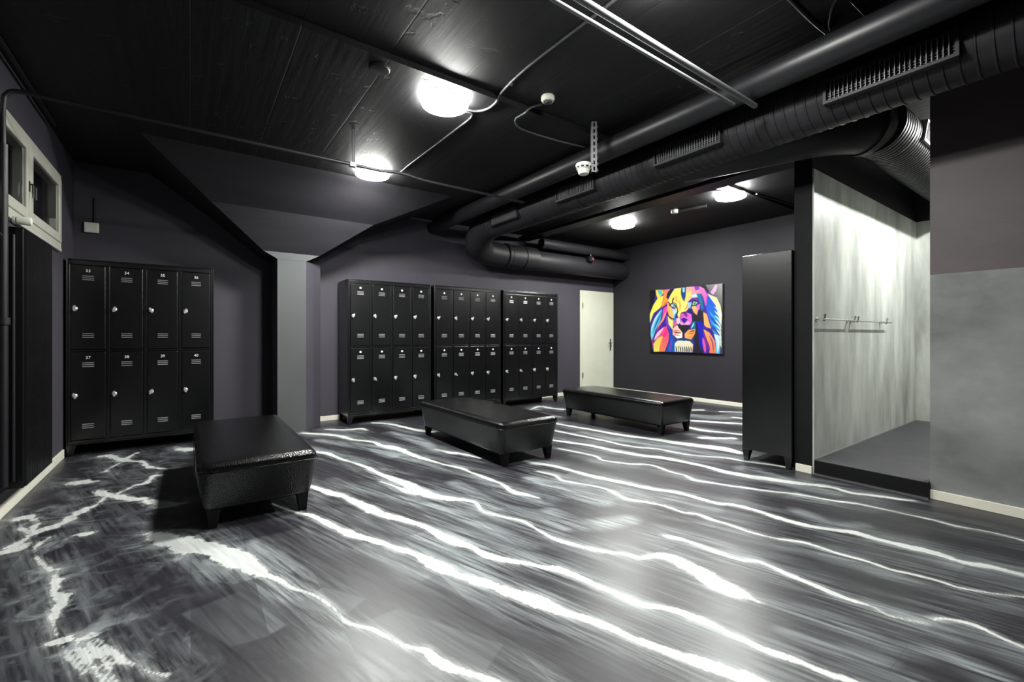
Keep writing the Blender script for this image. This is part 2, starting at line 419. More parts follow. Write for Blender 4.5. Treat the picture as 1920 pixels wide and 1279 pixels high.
# ------------------------------------------------------------------ floor
VEINS = [
  [(1.006,5.445,0.0358),(1.163,5.265,0.068),(1.301,5.068,0.0534),(1.377,4.797,0.041),(1.52,4.548,0.0307),(1.532,4.375,0.0568),(1.596,4.224,0.0802),(1.634,4.022,0.064),(1.66,3.751,0.0513),(1.697,3.597,0.033),(1.74,3.407,0.017),(1.808,3.226,0.0263),(1.814,3.097,0.0176),(1.839,2.897,0.0257),(1.855,2.703,0.018),(1.83,2.528,0.0288),(1.864,2.438,0.0311),(1.9,2.326,0.0128)],
  [(1.907,3.924,0.014),(1.941,3.801,0.0211),(1.982,3.677,0.0624),(2.029,3.62,0.037),(2.094,3.396,0.0132)],
  [(0.759,4.75,0.0325),(0.95,4.491,0.0456),(1.033,4.337,0.0433),(1.08,4.084,0.0276),(1.144,3.875,0.0232),(1.191,3.67,0.0313),(1.212,3.463,0.0295),(1.256,3.27,0.0493),(1.297,3.062,0.0609),(1.315,2.873,0.0601),(1.35,2.771,0.0527),(1.407,2.669,0.0397),(1.479,2.581,0.0257),(1.509,2.501,0.0218),(1.474,2.372,0.0167),(1.49,2.299,0.02),(1.53,2.201,0.0174),(1.583,2.096,0.0153),(1.583,1.962,0.0126),(1.586,1.805,0.0184),(1.625,1.695,0.0171),(1.683,1.574,0.0171),(1.754,1.489,0.0142),(1.786,1.413,0.0164),(1.848,1.388,0.026),(1.899,1.345,0.0428),(1.913,1.277,0.0461),(1.909,1.201,0.0462),(1.9,1.144,0.055),(1.885,1.094,0.0642),(1.874,1.025,0.0686),(1.877,0.978,0.0536),(1.887,0.942,0.0219),(1.888,0.891,0.0042)],
  [(1.15,3.285,0.0119),(1.196,3.135,0.0146),(1.233,2.958,0.0292),(1.273,2.877,0.0334)],
  [(0.65,3.615,0.0287),(0.723,3.419,0.0346),(0.779,3.272,0.0416),(0.849,3.107,0.0373),(0.882,2.953,0.0428),(0.917,2.805,0.0518),(0.945,2.671,0.0422),(1.004,2.561,0.0396),(1.058,2.437,0.0329),(1.092,2.315,0.0311),(1.115,2.184,0.0387),(1.144,2.07,0.0401),(1.179,1.98,0.02),(1.184,1.906,0.0269),(1.206,1.831,0.0328),(1.256,1.757,0.0221),(1.316,1.676,0.0216),(1.35,1.609,0.0211),(1.385,1.566,0.035),(1.402,1.525,0.0285),(1.416,1.481,0.0248),(1.431,1.395,0.0198),(1.456,1.286,0.0192),(1.472,1.213,0.0299),(1.485,1.159,0.0247),(1.527,1.111,0.017),(1.561,1.056,0.0207),(1.578,0.995,0.0254),(1.596,0.938,0.0247),(1.6,0.875,0.0168),(1.608,0.812,0.0148),(1.617,0.745,0.0192),(1.643,0.679,0.0235),(1.656,0.621,0.0214),(1.669,0.567,0.0207),(1.687,0.524,0.0204),(1.706,0.448,0.0198)],
  [(0.427,3.257,0.0111),(0.529,3.011,0.0167),(0.587,2.919,0.0268),(0.635,2.769,0.0267),(0.665,2.658,0.0281),(0.699,2.556,0.0398),(0.734,2.458,0.031),(0.785,2.374,0.0265),(0.837,2.254,0.0245),(0.885,2.143,0.0282),(0.923,2.054,0.0257),(0.933,1.989,0.0395),(0.956,1.899,0.0513),(0.985,1.802,0.0354),(1.027,1.707,0.0339),(1.076,1.604,0.033),(1.107,1.533,0.0356),(1.136,1.464,0.0489),(1.171,1.385,0.047),(1.191,1.314,0.0296),(1.227,1.247,0.0261),(1.26,1.165,0.025),(1.282,1.093,0.0226),(1.297,1.036,0.0222),(1.331,0.951,0.0245),(1.355,0.886,0.0253),(1.383,0.827,0.0357),(1.409,0.771,0.0403),(1.434,0.716,0.0371),(1.459,0.646,0.0258)],
  [(-0.184,3.159,0.0205),(-0.117,3.047,0.0415),(-0.041,2.931,0.0541),(0.029,2.822,0.0519),(0.1,2.736,0.0423),(0.142,2.63,0.0489),(0.195,2.527,0.0489),(0.232,2.414,0.0338),(0.278,2.306,0.0224),(0.323,2.22,0.0181),(0.352,2.125,0.0166),(0.396,2.054,0.0088),(0.431,1.981,0.0063),(0.464,1.863,0.0033),(0.478,1.755,0.0022),(0.512,1.695,0.0052),(0.549,1.643,0.006),(0.587,1.548,0.0067),(0.618,1.481,0.0105),(0.662,1.424,0.0166),(0.667,1.373,0.0239),(0.691,1.308,0.0211),(0.738,1.237,0.019),(0.773,1.171,0.0183),(0.819,1.081,0.0196)],
  [(-0.828,3.842,0.0149),(-0.812,3.878,0.0404),(-0.776,3.842,0.0179),(-0.727,3.75,0.0088)],
  [(-0.797,3.737,0.0052),(-0.77,3.648,0.0091),(-0.732,3.562,0.0065)],
  [(-0.726,3.574,0.0088),(-0.721,3.656,0.0163),(-0.718,3.725,0.0093)],
  [(-0.756,3.317,0.0215),(-0.725,3.33,0.0232),(-0.697,3.374,0.017)],
  [(-0.752,3.385,0.0189),(-0.725,3.461,0.0145),(-0.678,3.573,0.0238),(-0.612,3.613,0.0217),(-0.591,3.671,0.0222),(-0.55,3.82,0.0204),(-0.493,3.908,0.0127),(-0.467,4.067,0.0098)],
  [(-0.62,3.417,0.011),(-0.643,3.357,0.0116),(-0.645,3.258,0.0078),(-0.604,3.115,0.0072),(-0.568,3.02,0.008),(-0.527,2.931,0.0093),(-0.502,2.931,0.0078),(-0.505,2.875,0.0108),(-0.48,2.766,0.0164),(-0.469,2.672,0.0106),(-0.431,2.579,0.0178),(-0.428,2.502,0.0152),(-0.43,2.432,0.0083),(-0.418,2.358,0.008),(-0.398,2.292,0.0039)],
  [(-0.397,2.232,0.0127),(-0.374,2.226,0.0195),(-0.345,2.215,0.0226),(-0.316,2.205,0.0213),(-0.291,2.197,0.0165),(-0.273,2.209,0.0081)],
  [(-0.34,2.204,0.0039),(-0.316,2.137,0.0076),(-0.285,2.052,0.0095),(-0.248,1.967,0.0099),(-0.222,1.901,0.0095),(-0.189,1.812,0.0102)],
  [(-0.308,2.195,0.0042),(-0.277,2.119,0.0081),(-0.244,2.038,0.0096),(-0.219,1.963,0.0091),(-0.198,1.892,0.0082),(-0.18,1.831,0.0068)],
  [(-0.285,2.197,0.003),(-0.258,2.135,0.0065),(-0.229,2.068,0.0083),(-0.201,1.998,0.0068),(-0.181,1.953,0.0034)],
  [(-0.231,2.086,0.0022),(-0.19,1.996,0.0036),(-0.145,1.913,0.004),(-0.095,1.845,0.0027),(-0.06,1.806,0.0019)],
  [(-0.362,2.19,0.0019),(-0.34,2.123,0.0031),(-0.31,2.046,0.0031),(-0.28,1.978,0.0018)],
  [(-0.533,4.269,0.0125),(-0.504,4.196,0.024),(-0.472,4.108,0.0198),(-0.382,3.981,0.0217),(-0.292,3.88,0.0278),(-0.187,3.722,0.0315),(-0.108,3.609,0.0332),(-0.042,3.595,0.0168)],
  [(-0.658,5.442,0.0243),(-0.612,5.454,0.0276),(-0.528,5.242,0.0167),(-0.446,5.12,0.0244),(-0.337,5.001,0.0123),(-0.301,4.819,0.0153),(-0.225,4.69,0.0152),(-0.174,4.635,0.0122)],
  [(-0.463,5.195,0.0112),(-0.438,5.329,0.0144),(-0.4,5.415,0.0127)],
  [(-0.558,4.806,0.0093),(-0.542,4.918,0.0078),(-0.5,5.058,0.0092)],
  [(-0.412,4.091,0.0089),(-0.364,4.174,0.0132),(-0.329,4.247,0.018),(-0.267,4.276,0.0129),(-0.235,4.439,0.0135),(-0.19,4.439,0.0172)],
  [(-0.738,4.585,0.0165),(-0.671,4.582,0.0454),(-0.623,4.547,0.0303)],
  [(-0.075,5.351,0.051),(-0.004,5.275,0.0508)],
  [(-0.499,3.378,0.015),(-0.46,3.358,0.015)],
  [(3.66,4.383,0.0402),(3.698,4.102,0.0527),(3.771,3.701,0.0506),(3.847,3.267,0.0616),(3.955,2.97,0.0611),(4.009,2.756,0.0823),(4.096,2.501,0.0921),(4.167,2.321,0.1072),(4.148,2.14,0.055)],
  [(3.385,4.053,0.022),(3.405,3.822,0.033),(3.479,3.313,0.0409),(3.521,2.889,0.0305),(3.655,2.665,0.0311),(3.679,2.455,0.0288),(3.75,2.29,0.0196),(3.89,2.103,0.0291),(3.907,1.965,0.0278),(3.982,1.792,0.0273),(4.016,1.636,0.0175)],
  [(3.064,3.582,0.0306),(3.094,3.472,0.0421),(3.219,3.16,0.049),(3.262,2.874,0.0539),(3.342,2.584,0.0455),(3.422,2.461,0.0539),(3.463,2.244,0.0409),(3.491,2.069,0.0372),(3.472,1.903,0.0442),(3.535,1.692,0.0522),(3.644,1.445,0.0428),(3.718,1.319,0.0353),(3.742,1.231,0.0203),(3.722,1.139,0.0269),(3.792,1.013,0.0259),(3.846,0.888,0.0188),(3.887,0.835,0.0117)],
  [(2.888,3.242,0.017),(2.976,2.848,0.022),(2.931,2.709,0.0221),(3.037,2.492,0.0245),(3.154,2.369,0.0231),(3.124,2.172,0.0184),(3.133,2.03,0.0172),(3.093,1.932,0.0242),(3.141,1.807,0.0198),(3.217,1.637,0.0193),(3.298,1.484,0.0187),(3.386,1.342,0.0186),(3.447,1.152,0.0178),(3.51,1.049,0.0177),(3.535,0.909,0.0114),(3.551,0.795,0.0111),(3.566,0.687,0.0161),(3.56,0.59,0.0156),(3.603,0.457,0.0101),(3.598,0.333,0.0143),(3.573,0.206,0.0134)],
  [(2.37,3.092,0.026),(2.395,2.974,0.0349),(2.469,2.824,0.0328),(2.513,2.543,0.0355),(2.572,2.307,0.0352),(2.622,2.151,0.0348),(2.675,1.986,0.0343),(2.741,1.859,0.0276),(2.767,1.689,0.0253),(2.783,1.572,0.0256),(2.843,1.495,0.0307),(2.865,1.371,0.0233),(2.857,1.246,0.0306),(2.86,1.131,0.0311),(2.908,1.016,0.0214),(2.98,0.898,0.0301),(2.986,0.797,0.0332),(3.01,0.661,0.032),(3.028,0.565,0.031),(3.018,0.469,0.0296),(3.062,0.388,0.0248),(3.077,0.308,0.0214),(3.094,0.224,0.0242)],
  [(2.264,2.791,0.0119),(2.308,2.64,0.0147),(2.275,2.505,0.019),(2.323,2.395,0.017),(2.389,2.234,0.0155),(2.394,2.109,0.016),(2.359,1.971,0.0174),(2.418,1.87,0.0195),(2.465,1.745,0.0179),(2.467,1.616,0.0174),(2.513,1.552,0.0174),(2.507,1.459,0.0197),(2.523,1.364,0.0155),(2.521,1.244,0.015),(2.546,1.145,0.0113),(2.573,1.087,0.0147),(2.624,1.012,0.0186),(2.631,0.934,0.0141),(2.632,0.844,0.0138),(2.654,0.744,0.0134),(2.65,0.656,0.0129),(2.673,0.598,0.0126),(2.698,0.504,0.0124),(2.699,0.436,0.0117),(2.751,0.349,0.0077),(2.82,0.261,0.0101),(2.869,0.18,0.0103)],
  [(2.098,1.492,0.0102),(2.111,1.451,0.0238),(2.137,1.401,0.0231),(2.147,1.311,0.0214),(2.155,1.2,0.0179),(2.176,1.107,0.0178),(2.22,1.063,0.0149),(2.227,1.002,0.0138),(2.215,0.911,0.0182),(2.211,0.817,0.0177),(2.207,0.707,0.0196),(2.22,0.638,0.0169),(2.227,0.607,0.0091),(2.207,0.558,0.0068),(2.229,0.51,0.0064),(2.254,0.464,0.0042)],
  [(2.314,0.444,0.0053),(2.348,0.428,0.0101),(2.378,0.394,0.0131),(2.395,0.339,0.0164),(2.376,0.28,0.0131),(2.366,0.219,0.013),(2.366,0.137,0.0145)],
  [(5.252,3.281,0.0781),(5.395,3.047,0.0766),(5.548,2.81,0.0563)],
  [(4.819,3.059,0.0511),(4.792,2.893,0.0738),(4.872,2.695,0.0461),(4.949,2.506,0.0451)],
  [(5.994,3.762,0.0708),(6.103,3.684,0.0708)],
  [(6.192,3.449,0.0479),(6.402,3.242,0.0476)],
  [(5.897,3.093,0.0629),(5.918,2.983,0.0621)],
  [(4.441,2.681,0.0659),(4.552,2.571,0.0511),(4.681,2.478,0.0618)],
  [(1.274,5.499,0.0281),(1.457,5.331,0.0453),(1.611,5.293,0.0719),(1.649,5.157,0.0172)],
  [(1.856,5.553,0.0445),(1.994,5.369,0.0483),(2.078,5.032,0.0478),(2.142,4.766,0.0637),(2.236,4.628,0.0373)],
  [(4.083,5.197,0.0211),(4.382,5.351,0.068),(4.403,5.147,0.0597),(4.468,4.92,0.0618)],
  [(3.829,4.934,0.0405),(3.956,4.738,0.0564),(4.027,4.488,0.0507)],
]
SOFT = [
  [(1.902,0.95,0.0182),(1.946,0.801,0.0345),(1.981,0.692,0.0416),(1.993,0.584,0.0396),(2.003,0.487,0.0254),(2.078,0.388,0.0175),(2.085,0.324,0.0221),(2.074,0.244,0.0277)],
  [(2.254,0.614,0.0244),(2.265,0.549,0.0283),(2.292,0.476,0.0302),(2.335,0.425,0.0156)],
  [(1.772,0.729,0.0359),(1.817,0.611,0.0409),(1.873,0.492,0.0259)],
  [(-0.375,2.19,0.0093),(-0.323,2.074,0.0127),(-0.276,1.967,0.0147)],
  [(-0.22,2.129,0.012),(-0.168,2.008,0.014),(-0.098,1.896,0.0119),(0.003,1.753,0.0067)],
  [(-0.543,2.707,0.0285),(-0.533,2.773,0.0132),(-0.515,2.531,0.0139)],
  [(-0.492,3.093,0.0187),(-0.409,2.79,0.0251),(-0.33,2.357,0.0177),(-0.332,2.262,0.0104)],
  [(-0.695,3.112,0.0193),(-0.659,3.282,0.0371),(-0.521,3.41,0.078),(-0.419,3.465,0.064),(-0.333,3.542,0.0357)],
  [(-0.402,3.854,0.0189),(-0.285,3.557,0.0324),(-0.219,3.321,0.019)],
  [(-0.559,4.894,0.0334),(-0.321,4.39,0.1083),(-0.409,4.698,0.0442)],
  [(-0.692,3.901,0.0444),(-0.593,4.05,0.0239),(-0.714,4.32,0.025)],
  [(-0.06,2.742,0.0214),(0.045,2.579,0.0351),(0.103,2.449,0.0662),(0.171,2.519,0.0229)],
  [(0.254,2.696,0.0201),(0.303,2.488,0.0226),(0.366,2.289,0.0167)],
  [(0.27,2.22,0.0248),(0.314,2.089,0.0344),(0.363,2.021,0.0216)],
  [(0.858,3.541,0.0232),(1.025,3.068,0.0373),(1.176,2.776,0.0458)],
  [(0.768,2.902,0.022),(0.902,2.514,0.031),(1.029,2.214,0.0323),(1.115,1.809,0.0229)],
  [(1.583,2.944,0.0263),(1.581,2.371,0.0448),(1.695,2.131,0.0416),(1.725,1.877,0.0291)],
  [(1.147,2.796,0.0226),(1.319,2.453,0.046),(1.375,2.173,0.0375),(1.438,1.808,0.0238)],
  [(0.721,2.324,0.0238),(0.827,2.016,0.0325),(0.869,1.87,0.0235)],
  [(1.012,1.883,0.021),(1.077,1.748,0.0467),(1.1,1.649,0.0175)],
  [(2.103,2.644,0.0658),(2.141,2.33,0.0809),(2.203,2.036,0.0605)],
  [(1.801,2.106,0.039),(1.824,1.85,0.0513),(2.107,1.737,0.0419)],
  [(2.431,2.409,0.0342),(2.525,2.081,0.0537),(2.616,1.798,0.0504),(2.673,1.531,0.0372)],
  [(3.061,1.199,0.0411),(2.995,1.006,0.0364),(3.144,0.899,0.0217)],
  [(3.687,1.837,0.0806),(3.609,1.485,0.0896),(3.604,1.211,0.0626)],
  [(5.555,3.486,0.1314),(5.735,3.21,0.1362),(6.252,3.189,0.0956)],
  [(1.098,4.968,0.0412),(1.369,4.413,0.0561),(1.502,3.909,0.0452)],
  [(1.808,4.868,0.0477),(1.914,4.38,0.0628),(1.901,3.854,0.0375)],
  [(3.653,3.975,0.055),(3.649,3.221,0.0861),(3.83,2.693,0.0866),(3.965,2.07,0.0576)],
  [(4.504,2.827,0.0706),(4.477,2.505,0.0982),(4.564,2.328,0.0772)],
  [(1.743,0.586,0.0124),(1.794,0.485,0.0204),(1.856,0.394,0.0138)],
  [(1.629,0.85,0.0136),(1.679,0.761,0.0237),(1.706,0.668,0.0197)],
]
PATCHES = [
  [(-0.039,2.179),(0.174,2.229),(0.299,1.857),(0.222,1.827),(0.109,1.838)],
  [(-0.123,2.775),(-0.007,2.77),(0.087,2.561),(0.167,2.398),(0.09,2.366),(-0.026,2.594)],
  [(0.412,1.863),(0.611,1.828),(0.671,1.718),(0.777,1.723),(0.951,1.32),(0.739,1.198),(0.466,1.395)],
  [(0.319,1.994),(0.471,2.055),(0.597,1.853),(0.471,1.78)],
  [(2.081,2.585),(2.59,2.627),(2.516,2.17),(2.07,2.253)],
  [(2.247,2.125),(2.533,1.741),(2.689,1.807),(2.547,2.249)],
]

def seg_field(xs, ys, lines, scaled=False):
    """Smallest (distance - half width) from a grid of points to a set of tapering polylines, and that width."""
    best = np.full((len(ys), len(xs)), 0.6)
    wid = np.zeros(best.shape)
    for L in lines:
        L = [tuple(p) for p in smooth_path(L, 3)]
        for (x0, y0, w0), (x1, y1, w1) in zip(L[:-1], L[1:]):
            k = 1.0
            if scaled:
                k = 0.86 - 0.27 * min(1.0, max(0.0, (y0 - 1.8) / 2.5))
            if scaled and x0 < 0.25:
                k = 1.25
            i0, i1 = np.searchsorted(xs, [min(x0, x1) - 0.55, max(x0, x1) + 0.55])
            j0, j1 = np.searchsorted(ys, [min(y0, y1) - 0.55, max(y0, y1) + 0.55])
            if i0 == i1 or j0 == j1:
                continue
            px, py = np.meshgrid(xs[i0:i1], ys[j0:j1])
            dx, dy = x1 - x0, y1 - y0
            t = np.clip(((px - x0) * dx + (py - y0) * dy) / (dx * dx + dy * dy + 1e-9), 0, 1)
            w = np.maximum(0.0080, k * (w0 + t * (w1 - w0)))
            d = np.hypot(px - x0 - t * dx, py - y0 - t * dy) - w
            bs, ws = best[j0:j1, i0:i1], wid[j0:j1, i0:i1]
            m = d < bs
            bs[m] = d[m]
            ws[m] = w[m]
    return best.ravel(), wid.ravel()

def patch_field(px, py, polys):
    """Signed distance (about) to a set of convex-ish plank patches, negative inside."""
    best = np.full(px.shape, 9.0)
    for P in polys:
        area = sum(P[i][0] * P[(i + 1) % len(P)][1] - P[(i + 1) % len(P)][0] * P[i][1] for i in range(len(P)))
        sg = 1 if area > 0 else -1
        d = np.full(px.shape, -9.0)
        for i in range(len(P)):
            (x0, y0), (x1, y1) = P[i], P[(i + 1) % len(P)]
            ln = math.hypot(x1 - x0, y1 - y0)
            d = np.maximum(d, -sg * ((x1 - x0) * (py - y0) - (y1 - y0) * (px - x0)) / ln)
        np.minimum(best, d, out=best)
    return best

def make_floor():
    xs = np.concatenate([np.arange(XL - 0.1, 4.1, 0.0115), np.arange(4.1, XR + 0.11, 0.025)])
    ys = np.concatenate([np.arange(YF - 0.1, 0.0, 0.25), np.arange(0.0, 3.4, 0.011), np.arange(3.4, YB + 0.11, 0.022)])
    X, Y = np.meshgrid(xs, ys)
    nx, ny = len(xs), len(ys)
    co = np.stack([X.ravel(), Y.ravel(), np.zeros(nx * ny)], 1).astype(np.float32)
    idx = np.arange(nx * ny).reshape(ny, nx)
    q = np.stack([idx[:-1, :-1], idx[:-1, 1:], idx[1:, 1:], idx[1:, :-1]], -1).reshape(-1, 4)
    me = bpy.data.meshes.new('floor')
    me.vertices.add(len(co))
    me.vertices.foreach_set('co', co.ravel())
    me.loops.add(q.size)
    me.loops.foreach_set('vertex_index', q.ravel().astype(np.int32))
    me.polygons.add(len(q))
    me.polygons.foreach_set('loop_start', np.arange(0, q.size, 4, dtype=np.int32))
    me.update(calc_edges=True)
    core, wid = seg_field(xs, ys, VEINS, True)
    soft, _ = seg_field(xs, ys, SOFT)
    pat = patch_field(co[:, 0], co[:, 1], PATCHES)
    for nm, arr in (('vein', core), ('veinw', np.minimum(1, wid / 0.03)), ('cloud', soft), ('patch', pat)):
        a = me.attributes.new(nm, 'FLOAT', 'POINT')
        a.data.foreach_set('value', np.clip(arr, -1, 1).astype(np.float32))
    o = bpy.data.objects.new('floor', me)
    COL.objects.link(o)
    me.materials.append(floor_mat())
    return structure(o)

def floor_mat():
    m, nt, b = new_mat('veined black vinyl planks')
    L = nt.links.new
    tc = nd(nt, 'ShaderNodeTexCoord')
    at = nd(nt, 'ShaderNodeAttribute', attribute_name='vein')
    ac = nd(nt, 'ShaderNodeAttribute', attribute_name='cloud')
    aw = nd(nt, 'ShaderNodeAttribute', attribute_name='veinw')
    ap = nd(nt, 'ShaderNodeAttribute', attribute_name='patch')

    def noise(scale, detail, vec, rough=0.6):
        n = nd(nt, 'ShaderNodeTexNoise')
        n.inputs['Scale'].default_value = scale
        n.inputs['Detail'].default_value = detail
        n.inputs['Roughness'].default_value = rough
        L(vec, n.inputs['Vector'])
        return n.outputs['Fac']

    def math_(op, a, c=None, d=None):
        n = nd(nt, 'ShaderNodeMath', operation=op)
        for i, s in enumerate((a, c, d)):
            if s is None:
                continue
            if isinstance(s, (int, float)):
                n.inputs[i].default_value = s
            else:
                L(s, n.inputs[i])
        return n.outputs[0]

    def smooth(val, a, c, lo=0.0, hi=1.0):
        n = nd(nt, 'ShaderNodeMapRange', interpolation_type='SMOOTHSTEP')
        L(val, n.inputs['Value'])
        n.inputs['From Min'].default_value = a
        n.inputs['From Max'].default_value = c
        n.inputs['To Min'].default_value = lo
        n.inputs['To Max'].default_value = hi
        return n.outputs['Result']

    obj = tc.outputs['Object']
    # streaks follow the veins: nearly along y, leaning to +x towards the camera
    mp = nd(nt, 'ShaderNodeMapping')
    mp.inputs['Rotation'].default_value = (0, 0, math.radians(-16))
    L(obj, mp.inputs['Vector'])
    ms = nd(nt, 'ShaderNodeMapping')
    ms.inputs['Scale'].default_value = (30, 1.6, 1)
    L(mp.outputs['Vector'], ms.inputs['Vector'])
    mw = nd(nt, 'ShaderNodeMapping')
    mw.inputs['Scale'].default_value = (7, 1.0, 1)
    L(mp.outputs['Vector'], mw.inputs['Vector'])
    streak = noise(1.6, 6, ms.outputs['Vector'], 0.65)
    broad = noise(1.0, 4, mw.outputs['Vector'])
    fine = noise(55, 4, obj)
    wob = noise(7, 4, obj)
    # white veins with broken edges
    jit = math_('MULTIPLY', math_('SUBTRACT', wob, 0.5), 0.060)
    jit = math_('ADD', jit, math_('MULTIPLY', math_('SUBTRACT', fine, 0.5), 0.024))
    sx = nd(nt, 'ShaderNodeSeparateXYZ')
    L(obj, sx.inputs['Vector'])
    left = smooth(sx.outputs['X'], -0.15, 0.45, 1.0, 0.0)
    jit = math_('ADD', jit, math_('MULTIPLY', math_('MULTIPLY', math_('SUBTRACT', streak, 0.5), 0.050), math_('SUBTRACT', 1.0, left)))
    rag = math_('ADD', math_('MULTIPLY', math_('SUBTRACT', noise(13, 6, obj, 0.7), 0.5), 0.13), math_('MULTIPLY', math_('SUBTRACT', wob, 0.5), 0.05))
    jit = math_('ADD', jit, math_('MULTIPLY', rag, left))
    q = math_('ADD', at.outputs['Fac'], math_('MULTIPLY', jit, aw.outputs['Fac']))
    core = smooth(q, -0.007, 0.005, 0.96, 0.0)
    feather = math_('MULTIPLY', smooth(q, 0.0, 0.030, 0.40, 0.0), smooth(math_('ADD', streak, math_('MULTIPLY', fine, 0.4)), 0.5, 0.95))
    core = math_('MAXIMUM', core, feather)
    pt = math_('MULTIPLY', smooth(ap.outputs['Fac'], -0.012, 0.004, 1.0, 0.0), smooth(math_('ADD', streak, math_('MULTIPLY', broad, 0.4)), 0.35, 1.0, 0.25, 0.9))
    # feathered grey round the veins
    halo = smooth(at.outputs['Fac'], 0.0, 0.22, 1.0, 0.0)
    hs = math_('MULTIPLY', halo, smooth(math_('ADD', streak, math_('MULTIPLY', broad, 0.9)), 0.78, 1.25))
    cl = smooth(ac.outputs['Fac'], -0.03, 0.07, 1.0, 0.0)
    cs = math_('MULTIPLY', cl, smooth(math_('ADD', streak, math_('MULTIPLY', broad, 0.5)), 0.52, 0.98))
    base_s = math_('MULTIPLY', smooth(math_('ADD', streak, broad), 0.95, 1.4), 0.09)
    g = math_('MAXIMUM', math_('MAXIMUM', math_('MULTIPLY', hs, 0.62), math_('MAXIMUM', math_('MULTIPLY', cs, 0.75), math_('MULTIPLY', pt, 0.34))), base_s)
    # plank tone: each plank is a little lighter or darker, dark joint
    br = nd(nt, 'ShaderNodeTexBrick')
    mb_ = nd(nt, 'ShaderNodeMapping')
    mb_.inputs['Rotation'].default_value = (0, 0, math.radians(90))
    L(obj, mb_.inputs['Vector'])
    L(mb_.outputs['Vector'], br.inputs['Vector'])
    br.inputs['Scale'].default_value = 1.0
    br.inputs['Brick Width'].default_value = 0.92
    br.inputs['Row Height'].default_value = 0.23
    br.inputs['Mortar Size'].default_value = 0.0012
    br.inputs['Color1'].default_value = (0.55, 0.55, 0.55, 1)
    br.inputs['Color2'].default_value = (1.25, 1.25, 1.25, 1)
    br.inputs['Mortar'].default_value = (0.45, 0.45, 0.45, 1)
    # smoky swirls instead of straight streaks towards the left wall
    sm = nd(nt, 'ShaderNodeTexNoise')
    sm.inputs['Scale'].default_value = 4.2
    sm.inputs['Detail'].default_value = 10
    sm.inputs['Roughness'].default_value = 0.68
    sm.inputs['Distortion'].default_value = 1.6
    L(obj, sm.inputs['Vector'])
    smoke = math_('MULTIPLY', smooth(sm.outputs['Fac'], 0.44, 0.72), 0.55)
    smoke = math_('MULTIPLY', smoke, math_('ADD', 0.25, math_('MULTIPLY', math_('MAXIMUM', halo, cl), 0.9)))
    gl = nd(nt, 'ShaderNodeMix', data_type='FLOAT')
    L(left, gl.inputs[0])
    L(g, gl.inputs[2])
    L(math_('MAXIMUM', smoke, math_('MULTIPLY', g, 0.45)), gl.inputs[3])
    gm = math_('MULTIPLY', gl.outputs[0], br.outputs['Color'])
    dark = ramp(nt, [(0.25, (0.008, 0.0072, 0.0105)), (0.8, (0.021, 0.0188, 0.0255))])
    L(streak, dark.inputs['Fac'])
    mx = nd(nt, 'ShaderNodeMix', data_type='RGBA')
    L(gm, mx.inputs[0])
    L(dark.outputs['Color'], mx.inputs[6])
    mx.inputs[7].default_value = (0.30, 0.335, 0.345, 1)
    my = nd(nt, 'ShaderNodeMix', data_type='RGBA')
    L(core, my.inputs[0])
    L(mx.outputs[2], my.inputs[6])
    wh = ramp(nt, [(0.3, (0.38, 0.41, 0.405)), (0.62, (0.60, 0.62, 0.595))])
    L(streak, wh.inputs['Fac'])
    L(wh.outputs['Color'], my.inputs[7])
    L(my.outputs[2], b.inputs['Base Color'])
    L(smooth(streak, 0.3, 0.7, 0.34, 0.43), b.inputs['Roughness'])
    b.inputs['Specular IOR Level'].default_value = 0.5
    bp = nd(nt, 'ShaderNodeBump')
    bp.inputs['Strength'].default_value = 0.12
    bp.inputs['Distance'].default_value = 0.002
    L(streak, bp.inputs['Height'])
    L(bp.outputs['Normal'], b.inputs['Normal'])
    return m

make_floor()

# ------------------------------------------------------------------ ceiling, walls, column
MB().box(XL - 0.12, XR + 0.12, YSTEP, YB + 0.12, ZC, ZC + 0.2).box(XL - 0.12, XR + 0.12, YF - 0.12, YSTEP, ZC2, ZC2 + 0.16) \
    .build('ceiling', M['ceiling'])
structure(bpy.data.objects['ceiling'])

DX0, DX1, DZ = 5.925, 6.845, 1.95           # door opening in the back wall
w = MB()
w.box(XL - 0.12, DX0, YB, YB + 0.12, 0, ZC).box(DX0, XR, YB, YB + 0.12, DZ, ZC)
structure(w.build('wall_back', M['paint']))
structure(MB().box(XL - 0.12, XR + 0.12, YF - 0.12, YF, 0, ZC2).build('wall_front', M['paint']))
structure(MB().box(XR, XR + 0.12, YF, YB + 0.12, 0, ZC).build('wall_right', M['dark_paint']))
WY0, WY1, WZ0, WZ1 = 3.52, 5.46, 1.85, 2.485  # window opening in the left wall
w = MB()
w.box(XL - 0.2, XL, YF, YB, 0, WZ0).box(XL - 0.2, XL, YF, YB, WZ1, ZC2)
w.box(XL - 0.2, XL, YF, WY0, WZ0, WZ1).box(XL - 0.2, XL, WY1, YB, WZ0, WZ1)
structure(w.build('wall_left', M['paint']))

# near right wall: grey plaster below, darker paint above 1.5 m
w = MB()
w.box(XS, XS + 0.12, YF, 0.79, 0, 1.50, 0).box(XS, XS + 0.12, YF, 0.79, 1.50, ZC2, 1)
structure(w.build('wall_near', [M['plaster'], M['upper_paint']]))
# partition between shower and room; plastered shower face up to 2.41 m, black above, black end
PY0, PY1, PX = 1.46, 1.60, 3.98
w = MB()
w.box(PX, XR, PY0 + 0.012, PY1, 0, ZC, 1)
w.box(PX + 0.004, XR, PY0, PY0 + 0.012, 0.0, 2.41, 0)
structure(w.build('wall_partition', [M['wet_plaster'], M['black_paint']]))
# plaster on the far end wall of the shower recess
structure(MB().box(XR - 0.012, XR, -0.6, PY0, 0.1, 2.41).build('wall_recess', M['wet_plaster']))
structure(MB().box(XS + 0.12, XR, -0.72, -0.6, 0, ZC2).build('wall_shower', M['wet_plaster']))
